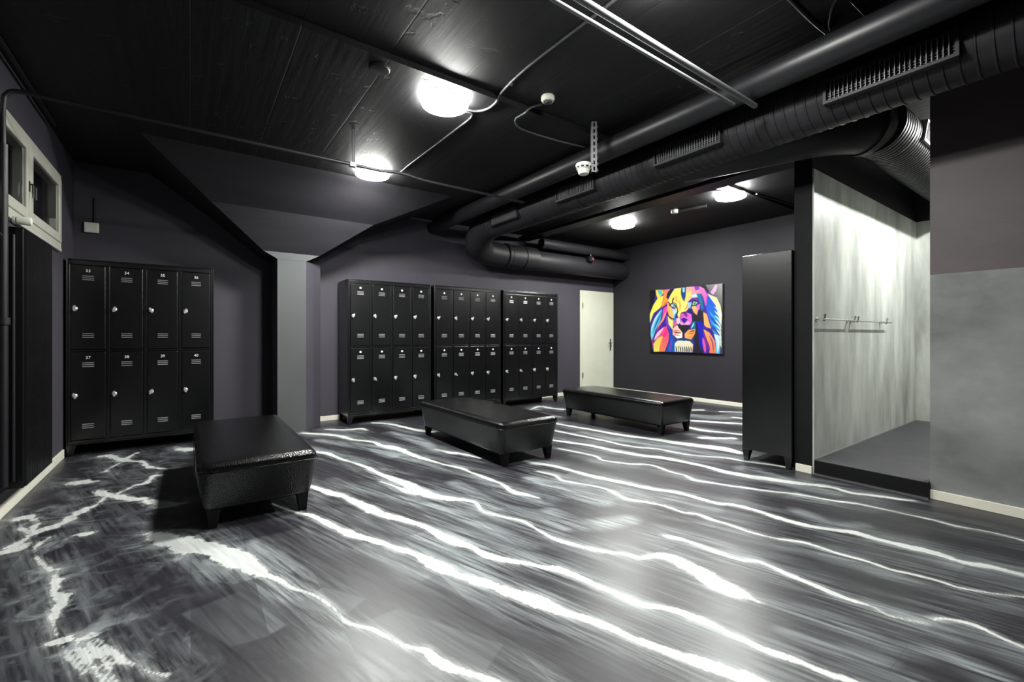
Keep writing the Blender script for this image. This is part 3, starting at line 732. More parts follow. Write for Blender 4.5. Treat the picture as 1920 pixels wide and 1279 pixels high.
# raised shower floor with its dark curb
structure(MB().box(4.0, XR - 0.012, 0.79, PY0, 0, 0.112).box(XS + 0.12, XR - 0.012, -0.6, 0.79, 0, 0.112)
          .build('floor_shower', M['tray'], bevel=0.004), 'raised dark shower floor with a black curb')
structure(MB().box(3.990, 4.0, 0.79, PY0, 0, 0.110).build('trim_3', M['black_paint'], bevel=0.003))
structure(MB().box(3.982, 3.990, 0.79, PY0, 0, 0.010).build('trim_1', M['steel']))
structure(MB().box(4.0, XR - 0.02, PY0 - 0.006, PY0, 0.112, 0.118).build('trim_2', M['strut']))

# column in the back wall with its spreading head
col = thing('column', 'dark painted column with a spreading head', 'column')
structure(col)
del col['category']
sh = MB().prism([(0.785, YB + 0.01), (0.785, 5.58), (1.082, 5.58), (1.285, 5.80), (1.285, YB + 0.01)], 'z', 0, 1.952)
sh.mi = [0, 0, 1, 0, 1, 1, 1]          # lamplight painted in: lighter on the lit front, darker on the shaded sides
sh.build('shaft', [M['column_lit'], M['paint']], col)
prof_l = [(0.790, 5.58, 1.95), (0.648, 5.58, 2.03), (0.16, 5.35, 2.43), (-0.36, 4.86, 2.81)]
prof_r = [(1.082, 5.58, 1.95), (1.227, 5.58, 2.03), (1.79, 5.35, 2.43), (2.62, 4.86, 2.81)]
v = prof_l + prof_r + [(p[0], YB + 0.02, p[2]) for p in prof_l] + [(p[0], YB + 0.02, p[2]) for p in prof_r]
f = [(0, 4, 5, 1), (1, 5, 6, 2), (2, 6, 7, 3)]
f += [(i, i + 1, 8 + i + 1, 8 + i) for i in range(3)] + [(4 + i, 12 + i, 12 + i + 1, 4 + i + 1) for i in range(3)]
f += [(3, 7, 15, 11), (8, 9, 13, 12), (9, 10, 14, 13), (10, 11, 15, 14), (0, 8, 12, 4)]
cp = MB().add(v, f[1:])
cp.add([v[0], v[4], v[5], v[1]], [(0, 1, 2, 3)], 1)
cp.build('capital', [M['capital'], M['column_lit']], col)  # flat front wing takes the same painted-in lit tone as the shaft front

# skirting boards
def skirting(name, x0, x1, y0, y1, h=0.062):
    return structure(MB().box(x0, x1, y0, y1, 0, h).build(name, M['white_trim'], bevel=0.003))
skirting('baseboard_back', 1.287, DX0 - 0.005, YB - 0.014, YB)
skirting('baseboard_right', XR - 0.014, XR, PY1, YB - 0.014)
skirting('baseboard_left', XL, XL + 0.014, YF, 5.56, 0.078)
skirting('baseboard_near', XS - 0.014, XS, YF, 0.79)
skirting('baseboard_partition', PX - 0.012, PX, PY0 + 0.012, PY1 - 0.012)

# ------------------------------------------------------------------ door in the back wall
d = thing('door_1', 'cream white flush door beside the colourful painting wall', 'door', (DX0, YB, 0))
structure(d)
del d['category']
MB().box(0, 0.055, -0.012, 0.1, 0, DZ).box(0.865, 0.92, -0.012, 0.1, 0, DZ).box(0.055, 0.865, -0.012, 0.1, DZ - 0.05, DZ) \
    .build('frame', M['door_white'], d, bevel=0.003)
leaf = MB().box(0.052, 0.868, -0.022, 0.018, 0.006, DZ - 0.047).build('leaf', M['door_white'], d, bevel=0.002)
for z in (0.30, 1.62):
    MB().lathe([(0.009, 0), (0.009, 0.10)], (0.050, -0.030, z), n=12).build('hinge', M['steel'], d, smooth=40)
hd = MB().box(0.800, 0.828, -0.030, -0.022, 0.80, 1.03).build('handle_plate', M['dark_plastic'], d, bevel=0.003)
MB().tube([(0.814, -0.03, 0.95), (0.814, -0.068, 0.95), (0.802, -0.076, 0.95), (0.70, -0.076, 0.95)], 0.009, 10) \
    .build('lever', M['chrome'], hd, smooth=50)

# ------------------------------------------------------------------ window in the left wall
wn = thing('window_1', 'pale two-leaf window high in the left wall', 'window', (XL, WY0, WZ0))
structure(wn)
del wn['category']
H, W = WZ1 - WZ0, WY1 - WY0
fr = MB()
fr.box(-0.10, 0.012, 0, 0.05, 0, H).box(-0.10, 0.012, W - 0.05, W, 0, H)
fr.box(-0.10, 0.012, 0.05, W - 0.05, 0, 0.05).box(-0.10, 0.012, 0.05, W - 0.05, H - 0.05, H)
fr.box(-0.10, 0.005, W / 2 - 0.02, W / 2 + 0.02, 0.05, H - 0.05)
fr.build('frame', M['window_white'], wn, bevel=0.004)
for (a, b) in ((0.045, W / 2 - 0.005), (W / 2 + 0.005, W - 0.045)):
    s = MB()
    z0, z1 = 0.045, H - 0.045
    s.box(-0.06, 0.022, a, a + 0.07, z0, z1).box(-0.06, 0.022, b - 0.07, b, z0, z1)
    s.box(-0.06, 0.022, a + 0.07, b - 0.07, z0, z0 + 0.07).box(-0.06, 0.022, a + 0.07, b - 0.07, z1 - 0.07, z1)
    so = s.build('sash', M['window_white'], wn, bevel=0.006)
    MB().box(0.004, 0.010, a + 0.065, b - 0.065, z0 + 0.065, z1 - 0.065).build('pane', M['glass'], so)
    hy = b - 0.03 if a < 0.5 else a + 0.03
    h_ = MB().box(0.022, 0.027, hy - 0.011, hy + 0.011, 0.24, 0.31).tube([(0.026, hy, 0.29), (0.040, hy, 0.29), (0.042, hy, 0.28), (0.042, hy, 0.20)], 0.006, 8)
    h_.build('handle', M['dark_plastic'], so, smooth=40)
MB().box(0.0, 0.025, 0.1, W - 0.06, -0.035, -0.008).build('sill', M['window_white'], wn, bevel=0.004)
structure(MB().box(XL - 0.30, XL - 0.22, WY0 - 0.3, WY1 + 0.3, WZ0 - 0.3, WZ1 + 0.3).build('night_panel', M['night']))  # near-black panel, the dark of night outside the window put into its colour

# ------------------------------------------------------------------ lockers
def text_mesh(txt, size):
    cu = bpy.data.curves.new('digits', 'FONT')
    cu.body = txt
    cu.size = size
    cu.align_x = 'CENTER'
    cu.align_y = 'CENTER'
    cu.extrude = 0.0004
    o = bpy.data.objects.new('digits', cu)
    COL.objects.link(o)
    bpy.context.view_layer.update()
    me = bpy.data.meshes.new_from_object(o.evaluated_get(bpy.context.evaluated_depsgraph_get()))
    vs = [tuple(v.co) for v in me.vertices]
    fs = [tuple(p.vertices) for p in me.polygons]
    bpy.data.objects.remove(o)
    bpy.data.meshes.remove(me)
    bpy.data.curves.remove(cu)
    return vs, fs

LW, LH = 1.105, 1.79
def make_locker(label, depth, numbers=None, loc=(0, 0, 0), rotz=0.0, group='black metal locker units'):
    t = thing('locker_unit', label, 'lockers', loc, rotz, group)
    D = depth
    p = 0.012
    b = MB()
    b.box(0, p, 0, D, 0.10, LH).box(LW - p, LW, 0, D, 0.10, LH)
    b.box(p, LW - p, D - p, D, 0.10, LH).box(p, LW - p, 0, D - p, LH - p, LH).box(p, LW - p, 0, D - p, 0.10, 0.10 + p)
    b.box(p, LW - p, 0.0, 0.02, LH - 0.052, LH - p)            # top rail
    b.box(p, LW - p, 0.0, 0.02, 0.112, 0.140)                  # bottom rail
    b.box(p, LW - p, 0.004, 0.02, 0.945, 0.965)                # rail between the rows
    pitch = (LW - 0.03) / 4
    for c in range(5):
        x = 0.015 + c * pitch
        x0, x1 = max(p, x - 0.015), min(LW - p, x + 0.015)
        b.box(x0, x1, 0.0, 0.02, 0.140, LH - 0.052)
    b.box(p, LW - p, 0.022, 0.03, 0.13, LH - 0.05)             # dark inside behind the doors
    b.build('carcass', M['locker'], t, bevel=0.004)
    for (x, y) in ((0.03, 0.03), (LW - 0.03, 0.03), (0.03, D - 0.03), (LW - 0.03, D - 0.03)):
        sx = 1 if x < LW / 2 else -1
        MB().taper((x - 0.008 * sx, y, 0.0), (0.034, 0.034, 0), (x + 0.005 * sx, y, 0.10), (0.07, 0.06, 0)).build('leg', M['locker'], t, bevel=0.003)
    for row, (z0, z1) in enumerate(((0.968, LH - 0.055), (0.143, 0.942))):
        for c in range(4):
            x0 = 0.015 + c * pitch + 0.016
            wd = pitch - 0.032
            hgt = z1 - z0
            dr = MB().box(0, wd, -0.006, 0.016, 0, hgt).build('door', M['locker'], t, bevel=0.006, segs=3)
            dr.location = (x0, 0, z0)
            for zc in (hgt - 0.115, 0.125):
                s = MB()
                for k in (-1, 0, 1):
                    z = zc + k * 0.017
                    s.prism([(-0.006, z - 0.004), (-0.0125, z - 0.0035), (-0.0105, z + 0.002), (-0.006, z + 0.004)], 'x', wd / 2 - 0.034, wd / 2 + 0.034)
                    for e in (-1, 1):
                        s.box(wd / 2 + e * 0.037 - 0.003, wd / 2 + e * 0.037 + 0.003, -0.0115, -0.006, z - 0.004, z + 0.004)
                s.build('vent', M['vent'], dr)
            zl = 0.37 if row == 0 else 0.405
            lk = MB().lathe([(0.019, 0.0), (0.019, 0.006), (0.014, 0.010), (0.012, 0.018), (0.004, 0.020)], (0.03, -0.006, zl), axis='y', n=16, flip=-1)
            a = R.uniform(-0.5, 0.9)
            ca, sa = math.cos(a), math.sin(a)
            tab = [(-0.006, -0.024), (0.006, -0.024), (0.010, 0.020), (0.0, 0.030), (-0.010, 0.020)]
            lk.prism([(0.03 + x * ca - z * sa, zl + x * sa + z * ca) for x, z in tab], 'y', -0.034, -0.024)
            lk.build('lock', M['nickel'], dr, smooth=35)
            n = MB().box(wd / 2 - 0.030, wd / 2 + 0.030, -0.010, -0.006, hgt - 0.068, hgt - 0.034)
            if numbers:
                vs, fs = text_mesh(str(numbers[row * 4 + c]), 0.036)
                n.add([(wd / 2 + x, -0.0106 - z, hgt - 0.051 + y) for x, y, z in vs], fs, 1)
            else:
                n.prism([(wd / 2 + 0.013 * math.cos(k * math.pi / 6), hgt - 0.051 + 0.012 * math.sin(k * math.pi / 6)) for k in range(12)], 'y', -0.012, -0.010, 1)
            n.build('number_plate', [M['locker'], M['label']], dr)
    return t

YL = 5.58
LD = YB - 0.02 - YL
make_locker('black locker unit numbered 33 to 40, in the left corner beside the column', LD, list(range(33, 41)), (-0.912, YL, 0))
lk = make_locker('black locker unit next to the column, leftmost of the long row', LD, None, (1.553, YL, 0))
for x, lab in ((2.705, 'middle black locker unit of the long row, behind the centre bench'),
               (3.852, 'rightmost black locker unit of the long row, nearest the white door')):
    c = copy_tree(lk)
    c.location = (x, YL, 0)
    c['label'] = lab
make_locker('black locker unit seen from its side, backed against the partition end', 0.40, None, (3.945 + LW, 2.005, 0), math.pi)

# ------------------------------------------------------------------ leather benches
def rounded_cushion(w, l, h, r, flare, dome):
    """Box with rounded edges on a grid, wider at the top, slightly domed."""
    nx, ny, nz = 14, 30, 10
    bm = bmesh.new()
    bmesh.ops.create_cube(bm, size=2.0)
    def cut(axis, n):
        for i in range(1, n):
            co = -1 + 2 * i / n
            geom = bm.verts[:] + bm.edges[:] + bm.faces[:]
            no = Vector((0, 0, 0)); no[axis] = 1
            pt = Vector((0, 0, 0)); pt[axis] = co
            bmesh.ops.bisect_plane(bm, geom=geom, plane_co=pt, plane_no=no, dist=1e-6)
    cut(0, nx); cut(1, ny); cut(2, nz)
    for v in bm.verts:
        c = v.co
        # concentrate the grid near the edges
        q = Vector([math.copysign(abs(k) ** 0.55, k) for k in c])
        p = Vector((q.x * w / 2, q.y * l / 2, (q.z + 1) * h / 2))
        inner = Vector((max(-w / 2 + r, min(w / 2 - r, p.x)), max(-l / 2 + r, min(l / 2 - r, p.y)), max(0.01, min(h - r, p.z))))
        dlt = p - inner
        if dlt.length > 1e-9:
            m = max(abs(dlt.x), abs(dlt.y), abs(dlt.z))
            p = inner + dlt.normalized() * m
        k = 1 - flare * (1 - p.z / h)
        p.x *= 1 - (1 - k)
        p.y *= 1 - (1 - k) * w / l
        if p.z > h * 0.5:
            p.z += dome * (1 - (2 * p.x / w) ** 2) * (1 - (2 * p.y / l) ** 4) * (p.z / h - 0.5) * 2
        v.co = p
    return bm

def make_bench(label):
    t = thing('bench', label, 'bench', (0, 0, 0), 0, 'black leather benches')
    w, l, zb, h = 0.645, 1.62, 0.105, 0.270
    bm = rounded_cushion(w, l, h, 0.048, 0.13, 0.008)
    me = bpy.data.meshes.new('cushion')
    bm.to_mesh(me)
    bm.free()
    me.materials.append(M['leather'])
    me.polygons.foreach_set('use_smooth', [True] * len(me.polygons))
    o = bpy.data.objects.new('cushion', me)
    COL.objects.link(o)
    o.parent = t
    o.location = (0, 0, zb)
    zs = zb + h - 0.052
    xa, ya = w / 2 - 0.004, l / 2 - 0.004
    pts = []
    for k in range(33):
        a = 2 * math.pi * k / 32 + math.pi / 4
        q = (math.copysign(min(1, abs(math.cos(a)) * 1.4142), math.cos(a)), math.copysign(min(1, abs(math.sin(a)) * 1.4142), math.sin(a)))
        pts.append((q[0] * xa, q[1] * ya, zs))
    cr = []
    for i in range(4):                      # corner-rounded loop
        cx, cy = ((1, 1), (-1, 1), (-1, -1), (1, -1))[i]
        for k in range(7):
            a = math.pi / 2 * (i + k / 6)
            cr.append((cx * (xa - 0.032) + 0.032 * math.cos(a), cy * (ya - 0.032) + 0.032 * math.sin(a), zs))
    cr.append(cr[0])
    MB().tube(cr, 0.0022, 8, caps=False).build('seam', M['leather'], t, smooth=60)
    for sx in (-1, 1):
        for sy in (-1, 1):
            MB().taper((sx * 0.236, sy * 0.740, 0), (0.042, 0.042, 0), (sx * 0.230, sy * 0.732, zb + 0.012), (0.072, 0.072, 0)) \
                .build('leg', M['black_paint'], t, bevel=0.004)
    return t

b0 = make_bench('black leather bench nearest the camera, left, in front of the numbered lockers')
b0.location = (0.335, 3.79, 0)
for x, y, lab in ((2.362, 3.80, 'black leather bench in the centre, in front of the long locker row'),
                  (4.435, 3.76, 'black leather bench farthest right, in front of the white door')):
    c = copy_tree(b0)
    c.location = (x, y, 0)
    c['label'] = lab

# ------------------------------------------------------------------ painting of a lion
def paint_lion(nu, nv):
    """Colour grid for a lively multicoloured lion head, laid out on its own 1025 x 900 drawing sheet."""
    u = np.linspace(0, 1, nu)
    vv = np.linspace(0, 1, nv)
    U, V = np.meshgrid(u, vv)
    w0, w1 = 858.0, 975.0
    S = U * w0 / ((1 - U) * w1 + U * w0)
    X = 150 + 1028 * S
    top = 262 - 97 * S
    bot = 1120 + 20 * S
    Y = top + (bot - top) * V
    C = np.zeros(X.shape + (3,))
    def col(c):
        return np.array(c, float)
    def inside(pts):
        r = np.zeros(X.shape, bool)
        n = len(pts)
        for i in range(n):
            x0, y0 = pts[i]
            x1, y1 = pts[(i + 1) % n]
            if y0 == y1:
                continue
            c = ((y0 > Y) != (y1 > Y)) & (X < (x1 - x0) * (Y - y0) / (y1 - y0) + x0)
            r ^= c
        return r
    def poly(c, pts, c2=None, ax=None):
        m = inside(pts)
        if c2 is None:
            C[m] = col(c)
        else:
            (xa, ya), (xb, yb) = ax
            t = np.clip(((X - xa) * (xb - xa) + (Y - ya) * (yb - ya)) / ((xb - xa) ** 2 + (yb - ya) ** 2), 0, 1)[..., None]
            C[m] = (col(c) * (1 - t) + col(c2) * t)[m]
    def stroke(c, pts, w):
        P = smooth_path([(p[0], p[1], 0) for p in pts], 5)
        n = len(P) - 1
        for i in range(n):
            x0, y0 = P[i][0], P[i][1]
            x1, y1 = P[i + 1][0], P[i + 1][1]
            s = (i + 0.5) / n
            ww = w * (1 - abs(2 * s - 1) ** 2.2) + 1.2
            t = np.clip(((X - x0) * (x1 - x0) + (Y - y0) * (y1 - y0)) / ((x1 - x0) ** 2 + (y1 - y0) ** 2 + 1e-6), 0, 1)
            C[np.hypot(X - x0 - t * (x1 - x0), Y - y0 - t * (y1 - y0)) < ww / 2] = col(c)
    BL = (38, 35, 44)
    poly((24, 22, 28), [(0, 0), (1400, 0), (1400, 1300), (0, 1300)])
    poly((70, 68, 72), [(900, 100), (1300, 100), (1300, 1300), (1130, 1300), (1100, 500)], (160, 162, 160), ((1000, 400), (1180, 200)))
    # mane mass
    poly((62, 40, 150), [(240, 255), (480, 230), (860, 200), (1010, 300), (1130, 420), (1175, 600), (1150, 1140), (205, 1120), (165, 960), (150, 620), (200, 470)])
    # ears
    poly((245, 222, 80), [(232, 252), (332, 250), (345, 300), (300, 350), (262, 372), (240, 320)])
    poly((60, 190, 215), [(262, 262), (322, 258), (328, 312), (296, 330), (276, 300)])
    poly((235, 130, 110), [(330, 252), (442, 244), (400, 296), (345, 322)])
    poly((238, 150, 205), [(1008, 292), (1080, 190), (1106, 178), (1092, 262), (1050, 322)], (250, 190, 225), ((1010, 300), (1100, 190)))
    # left mane
    poly((246, 224, 70), [(262, 372), (345, 330), (330, 430), (300, 505), (205, 580), (150, 720), (150, 590), (200, 465)], (235, 240, 110), ((340, 330), (150, 640)))
    poly((240, 150, 70), [(345, 325), (412, 288), (402, 380), (430, 400), (360, 470), (310, 505), (325, 420)])
    poly(BL, [(442, 244), (500, 238), (468, 300), (420, 352), (385, 370), (400, 300)])
    poly((40, 160, 205), [(335, 515), (240, 620), (170, 760), (158, 880), (182, 980), (235, 810), (300, 690)], (110, 215, 235), ((330, 520), (165, 900)))
    stroke((185, 225, 245), [(315, 530), (220, 680), (165, 850)], 26)
    stroke((20, 90, 160), [(322, 570), (260, 690), (190, 860)], 16)
    poly((232, 70, 160), [(345, 508), (402, 480), (398, 560), (350, 680), (255, 800), (200, 950), (178, 1020), (232, 860), (318, 730)], (205, 60, 110), ((380, 500), (190, 980)))
    stroke((250, 150, 120), [(388, 540), (340, 660), (250, 790)], 22)
    poly((225, 70, 150), [(240, 890), (330, 780), (392, 760), (425, 860), (420, 970), (365, 1120), (275, 1120), (325, 960)], (250, 130, 90), ((330, 790), (330, 1110)))
    stroke((250, 190, 225), [(345, 790), (270, 870), (215, 960)], 40)
    stroke((240, 50, 130), [(400, 800), (370, 880), (330, 900)], 46)
    poly((247, 205, 90), [(205, 1122), (200, 1010), (262, 925), (335, 900), (330, 1000), (282, 1122)], (245, 235, 110), ((260, 940), (220, 1110)))
    stroke((245, 130, 70), [(330, 940), (310, 1030), (290, 1115)], 26)
    stroke((150, 40, 130), [(205, 900), (190, 980), (190, 1080)], 20)
    poly((38, 45, 175), [(396, 580), (450, 740), (472, 860), (515, 960), (530, 1122), (385, 1122), (432, 960), (424, 800), (366, 690)], (25, 95, 185), ((400, 600), (450, 1100)))
    stroke((120, 60, 190), [(395, 600), (400, 720), (440, 800)], 34)
    stroke((140, 60, 190), [(470, 930), (450, 1030), (440, 1110)], 24)
    # face
    poly((250, 222, 105), [(452, 315), (505, 236), (655, 215), (662, 420), (640, 560), (560, 650), (520, 520), (440, 440), (408, 405)], (248, 196, 90), ((460, 320), (640, 520)))
    poly((242, 160, 90), [(400, 420), (462, 490), (505, 620), (492, 690), (430, 645), (400, 550)], (250, 190, 110), ((400, 430), (490, 680)))
    poly((238, 228, 130), [(404, 590), (440, 660), (492, 690), (474, 810), (420, 735)])
    stroke((235, 105, 55), [(420, 415), (380, 440), (350, 480)], 26)
    poly((243, 175, 145), [(660, 216), (822, 200), (886, 262), (852, 360), (760, 362), (680, 432), (660, 425)], (225, 130, 175), ((680, 300), (870, 260)))
    poly((248, 205, 110), [(668, 300), (740, 260), (745, 330), (690, 420), (662, 425)])
    poly((140, 52, 185), [(782, 204), (856, 204), (872, 244), (800, 262)])
    poly((190, 220, 240), [(745, 330), (830, 300), (842, 340), (760, 365)])
    poly((24, 66, 125), [(598, 224), (668, 216), (662, 340), (642, 418), (608, 362), (594, 300)])
    poly((150, 205, 235), [(614, 226), (652, 222), (646, 292), (620, 282)])
    poly((252, 218, 118), [(540, 430), (650, 420), (722, 430), (704, 520), (640, 570), (560, 650), (532, 560)])
    stroke((240, 150, 60), [(570, 400), (585, 470), (580, 540)], 20)
    stroke((230, 120, 60), [(520, 330), (530, 380), (545, 430)], 12)
    stroke((240, 150, 80), [(690, 440), (680, 490), (650, 540)], 22)
    poly((150, 200, 240), [(470, 510), (540, 530), (530, 590), (500, 640), (480, 560)], (215, 235, 250), ((480, 520), (530, 600)))
    poly((30, 130, 190), [(505, 600), (540, 560), (522, 660), (496, 730), (484, 690)])
    poly((140, 190, 240), [(698, 430), (748, 426), (738, 505), (700, 520)])
    poly((247, 190, 105), [(742, 490), (802, 472), (836, 530), (822, 605), (780, 572)], (250, 150, 110), ((750, 490), (820, 600)))
    poly((232, 105, 190), [(815, 470), (864, 448), (856, 525), (830, 545)])
    poly((20, 112, 145), [(812, 300), (872, 312), (902, 400), (912, 505), (892, 560), (862, 432)])
    poly((232, 125, 190), [(850, 200), (922, 232), (972, 330), (966, 462), (940, 482), (912, 362), (862, 272)], (190, 80, 170), ((880, 220), (960, 460)))
    # dark side
    poly(BL, [(700, 520), (760, 560), (822, 610), (862, 520), (912, 560), (908, 700), (908, 1140), (770, 1140), (792, 1000), (765, 900), (805, 820), (750, 690)])
    poly((28, 32, 185), [(808, 690), (900, 700), (912, 1000), (890, 1122), (850, 1000), (842, 800)])
    poly((30, 30, 120), [(700, 500), (745, 560), (770, 640), (745, 690), (690, 560)])
    poly((20, 110, 140), [(755, 700), (800, 690), (800, 790), (735, 800)])
    stroke((150, 220, 240), [(775, 710), (765, 750), (735, 790)], 16)
    # right mane
    poly((92, 62, 205), [(950, 500), (1012, 560), (1042, 762), (1000, 702), (970, 602)])
    poly((30, 80, 205), [(968, 335), (1042, 360), (1105, 480), (1132, 640), (1142, 830), (1100, 860), (1022, 762), (992, 600), (952, 502)], (20, 130, 205), ((980, 360), (1110, 820)))
    poly((238, 218, 155), [(962, 302), (1100, 362), (1152, 470), (1172, 602), (1162, 762), (1132, 640), (1085, 470)], (250, 235, 200), ((990, 310), (1160, 700)))
    for k in range(9):
        y = 420 + k * 62
        stroke((185, 225, 245) if k % 2 else (245, 225, 165), [(1060 + k * 3, y), (1120 + k * 3, y + 60), (1165, y + 140)], 20)
    for k in range(5):
        y = 560 + k * 60
        stroke((30, 60, 160) if k % 2 else (60, 170, 220), [(1000 + k * 8, y), (1050 + k * 8, y + 60), (1110 + k * 5, y + 120)], 18)
    poly((250, 172, 100), [(910, 560), (962, 590), (992, 702), (1024, 792), (950, 772), (925, 742)])
    poly((45, 35, 150), [(955, 770), (1052, 852), (1000, 868)])
    poly((250, 165, 92), [(915, 800), (1002, 850), (1072, 962), (1088, 1134), (1000, 1132), (950, 980)], (250, 130, 95), ((940, 820), (1050, 1120)))
    stroke((120, 40, 150), [(905, 790), (940, 930), (985, 1050), (990, 1130)], 34)
    stroke((225, 90, 170), [(905, 920), (925, 1020), (940, 1130)], 40)
    stroke((90, 30, 120), [(990, 880), (1040, 980), (1052, 1120)], 12)
    poly((190, 225, 246), [(1060, 862), (1152, 900), (1142, 1136), (1086, 1136), (1082, 962)], (90, 180, 225), ((1140, 900), (1090, 1120)))
    stroke((235, 245, 250), [(1075, 880), (1120, 980), (1110, 1130)], 24)
    # nose, mouth, muzzle
    poly((205, 80, 195), [(582, 640), (612, 562), (662, 566), (744, 590), (752, 690), (722, 745), (640, 745), (598, 702)], (225, 110, 200), ((600, 600), (740, 700)))
    poly((120, 30, 140), [(612, 562), (662, 566), (690, 600), (680, 640), (640, 600)])
    poly((48, 30, 140), [(594, 664), (640, 640), (692, 668), (642, 722)])
    poly((240, 165, 205), [(570, 700), (600, 705), (642, 728), (700, 690), (728, 720), (690, 748), (600, 748)])
    poly((245, 190, 205), [(530, 650), (580, 640), (590, 700), (560, 735), (530, 720)])
    poly((205, 90, 150), [(478, 720), (530, 660), (540, 740), (500, 790)])
    poly((246, 196, 158), [(476, 795), (545, 745), (622, 860), (622, 922), (540, 934), (478, 880)], (250, 225, 200), ((480, 800), (600, 920)))
    poly((250, 245, 235), [(520, 880), (604, 860), (614, 922), (540, 930)])
    poly((250, 175, 96), [(646, 872), (700, 812), (804, 796), (792, 872), (742, 946), (650, 924)], (245, 145, 85), ((660, 860), (780, 900)))
    poly(BL, [(548, 742), (722, 742), (720, 792), (642, 850), (640, 922), (616, 922), (616, 842), (560, 782)])
    for y in (815, 845, 875):
        stroke((200, 70, 80), [(485, y), (530, y + 10), (590, y + 12)], 11)
    stroke(BL, [(490, 838), (545, 850), (600, 852)], 9)
    stroke(BL, [(705, 838), (750, 830), (798, 815)], 11)
    stroke(BL, [(690, 860), (740, 860), (790, 850)], 7)
    # chin and beard
    poly((232, 234, 222), [(508, 1000), (560, 950), (640, 968), (700, 950), (768, 1012), (756, 1125), (505, 1118)], (245, 220, 180), ((520, 1000), (760, 1080)))
    for k in range(8):
        x = 528 + k * 30
        stroke((28, 40, 60), [(x, 1130), (x + 4, 1090), (x - 6, 1040)], 13)
    stroke((240, 225, 130), [(560, 1000), (570, 1060), (560, 1100)], 18)
    stroke((20, 80, 110), [(480, 900), (545, 948), (640, 945), (740, 955), (790, 900)], 26)
    # eyes and dark lines
    poly(BL, [(420, 468), (478, 424), (532, 456), (545, 520), (520, 500), (470, 494)])
    poly((240, 240, 245), [(450, 468), (482, 440), (522, 462), (510, 494), (474, 488)])
    poly(BL, [(740, 470), (752, 430), (790, 392), (846, 430), (806, 478), (760, 482)])
    poly((235, 245, 235), [(756, 446), (790, 410), (830, 432), (800, 466), (764, 466)])
    for (cx, cy, c) in ((500, 458, (60, 190, 190)), (786, 436, (110, 205, 130))):
        r = np.hypot(X - cx, Y - cy)
        C[r < 27] = col(BL)
        C[r < 22] = col(c)
        C[r < 10] = col(BL)
        C[np.hypot(X - cx + 6, Y - cy + 6) < 5] = col((250, 250, 250))
    stroke(BL, [(470, 430), (482, 390), (500, 360)], 16)
    stroke(BL, [(545, 500), (548, 560), (515, 650)], 14)
    stroke(BL, [(402, 540), (420, 620), (480, 660), (500, 655)], 16)
    stroke(BL, [(742, 470), (736, 520), (742, 560)], 16)
    stroke((150, 60, 140), [(760, 385), (800, 372), (840, 410)], 12)
    stroke(BL, [(580, 640), (600, 580), (650, 562), (680, 590)], 9)
    # three quick blurs soften the brush edges
    for _ in range(2):
        P = np.pad(C, ((1, 1), (1, 1), (0, 0)), 'edge')
        C = (P[1:-1, 1:-1] * 4 + P[:-2, 1:-1] + P[2:, 1:-1] + P[1:-1, :-2] + P[1:-1, 2:]) / 8
    c = C / 255.0
    return 0.62 * np.where(c <= 0.04045, c / 12.92, ((c + 0.055) / 1.055) ** 2.4)

def make_painting():
    y0, y1, z0, z1 = 5.148, 3.772, 0.806, 1.92         # left edge (seen from the room) is the far one
    t = thing('painting', 'colourful painting of a lion face on the dark right wall', 'painting', (XR, (y0 + y1) / 2, z0))
    L, H = y0 - y1, z1 - z0
    MB().box(-0.036, -0.004, -L / 2, L / 2, 0, H).build('canvas', M['dark_plastic'], t, bevel=0.002)
    nu, nv = 340, 280
    colr = paint_lion(nu, nv)
    U, V = np.meshgrid(np.linspace(0, 1, nu), np.linspace(0, 1, nv))
    co = np.stack([np.full(U.size, -0.0368), L / 2 - U.ravel() * L, H - V.ravel() * H], 1)
    co[:, 1] *= 0.997
    idx = np.arange(nu * nv).reshape(nv, nu)
    q = np.stack([idx[:-1, :-1], idx[1:, :-1], idx[1:, 1:], idx[:-1, 1:]], -1).reshape(-1, 4)
    me = bpy.data.meshes.new('picture')
    me.from_pydata(co.tolist(), [], q.tolist())
    a = me.color_attributes.new('pigment', 'FLOAT_COLOR', 'POINT')
    rgba = np.concatenate([colr.reshape(-1, 3), np.ones((nu * nv, 1))], 1).astype(np.float32)
    a.data.foreach_set('color', rgba.ravel())
    m, nt, b = new_mat('painted picture')
    at = nd(nt, 'ShaderNodeAttribute', attribute_name='pigment')
    nt.links.new(at.outputs['Color'], b.inputs['Base Color'])
    b.inputs['Roughness'].default_value = 0.35
    me.materials.append(m)
    o = bpy.data.objects.new('picture', me)
    COL.objects.link(o)
    o.parent = t
make_painting()

# ------------------------------------------------------------------ air ducts and pipes
def spiral_duct(path, r, parent, name='duct_run', rib=0.062):
    """Round spiral-seam duct: a tube with small raised seams along it."""
    P = [Vector(p) for p in path]
    s = [0.0]
    for a, b in zip(P[:-1], P[1:]):
        s.append(s[-1] + (b - a).length)
    pts, rad = [], []
    n = int(s[-1] / rib)
    def at(d):
        i = 0
        while i < len(s) - 2 and s[i + 1] < d:
            i += 1
        k = (d - s[i]) / max(1e-6, s[i + 1] - s[i])
        return P[i].lerp(P[i + 1], min(1, max(0, k)))
    for k in range(n + 1):
        d = k * s[-1] / max(1, n)
        for off, rr in ((-0.006, r), (-0.003, r + 0.004), (0.003, r + 0.004), (0.006, r)):
            if 0 <= d + off <= s[-1]:
                pts.append(at(d + off))
                rad.append(rr)
    return MB().tube(pts, r, 40, True, 0, rad).build(name, M['duct'], parent, smooth=50)

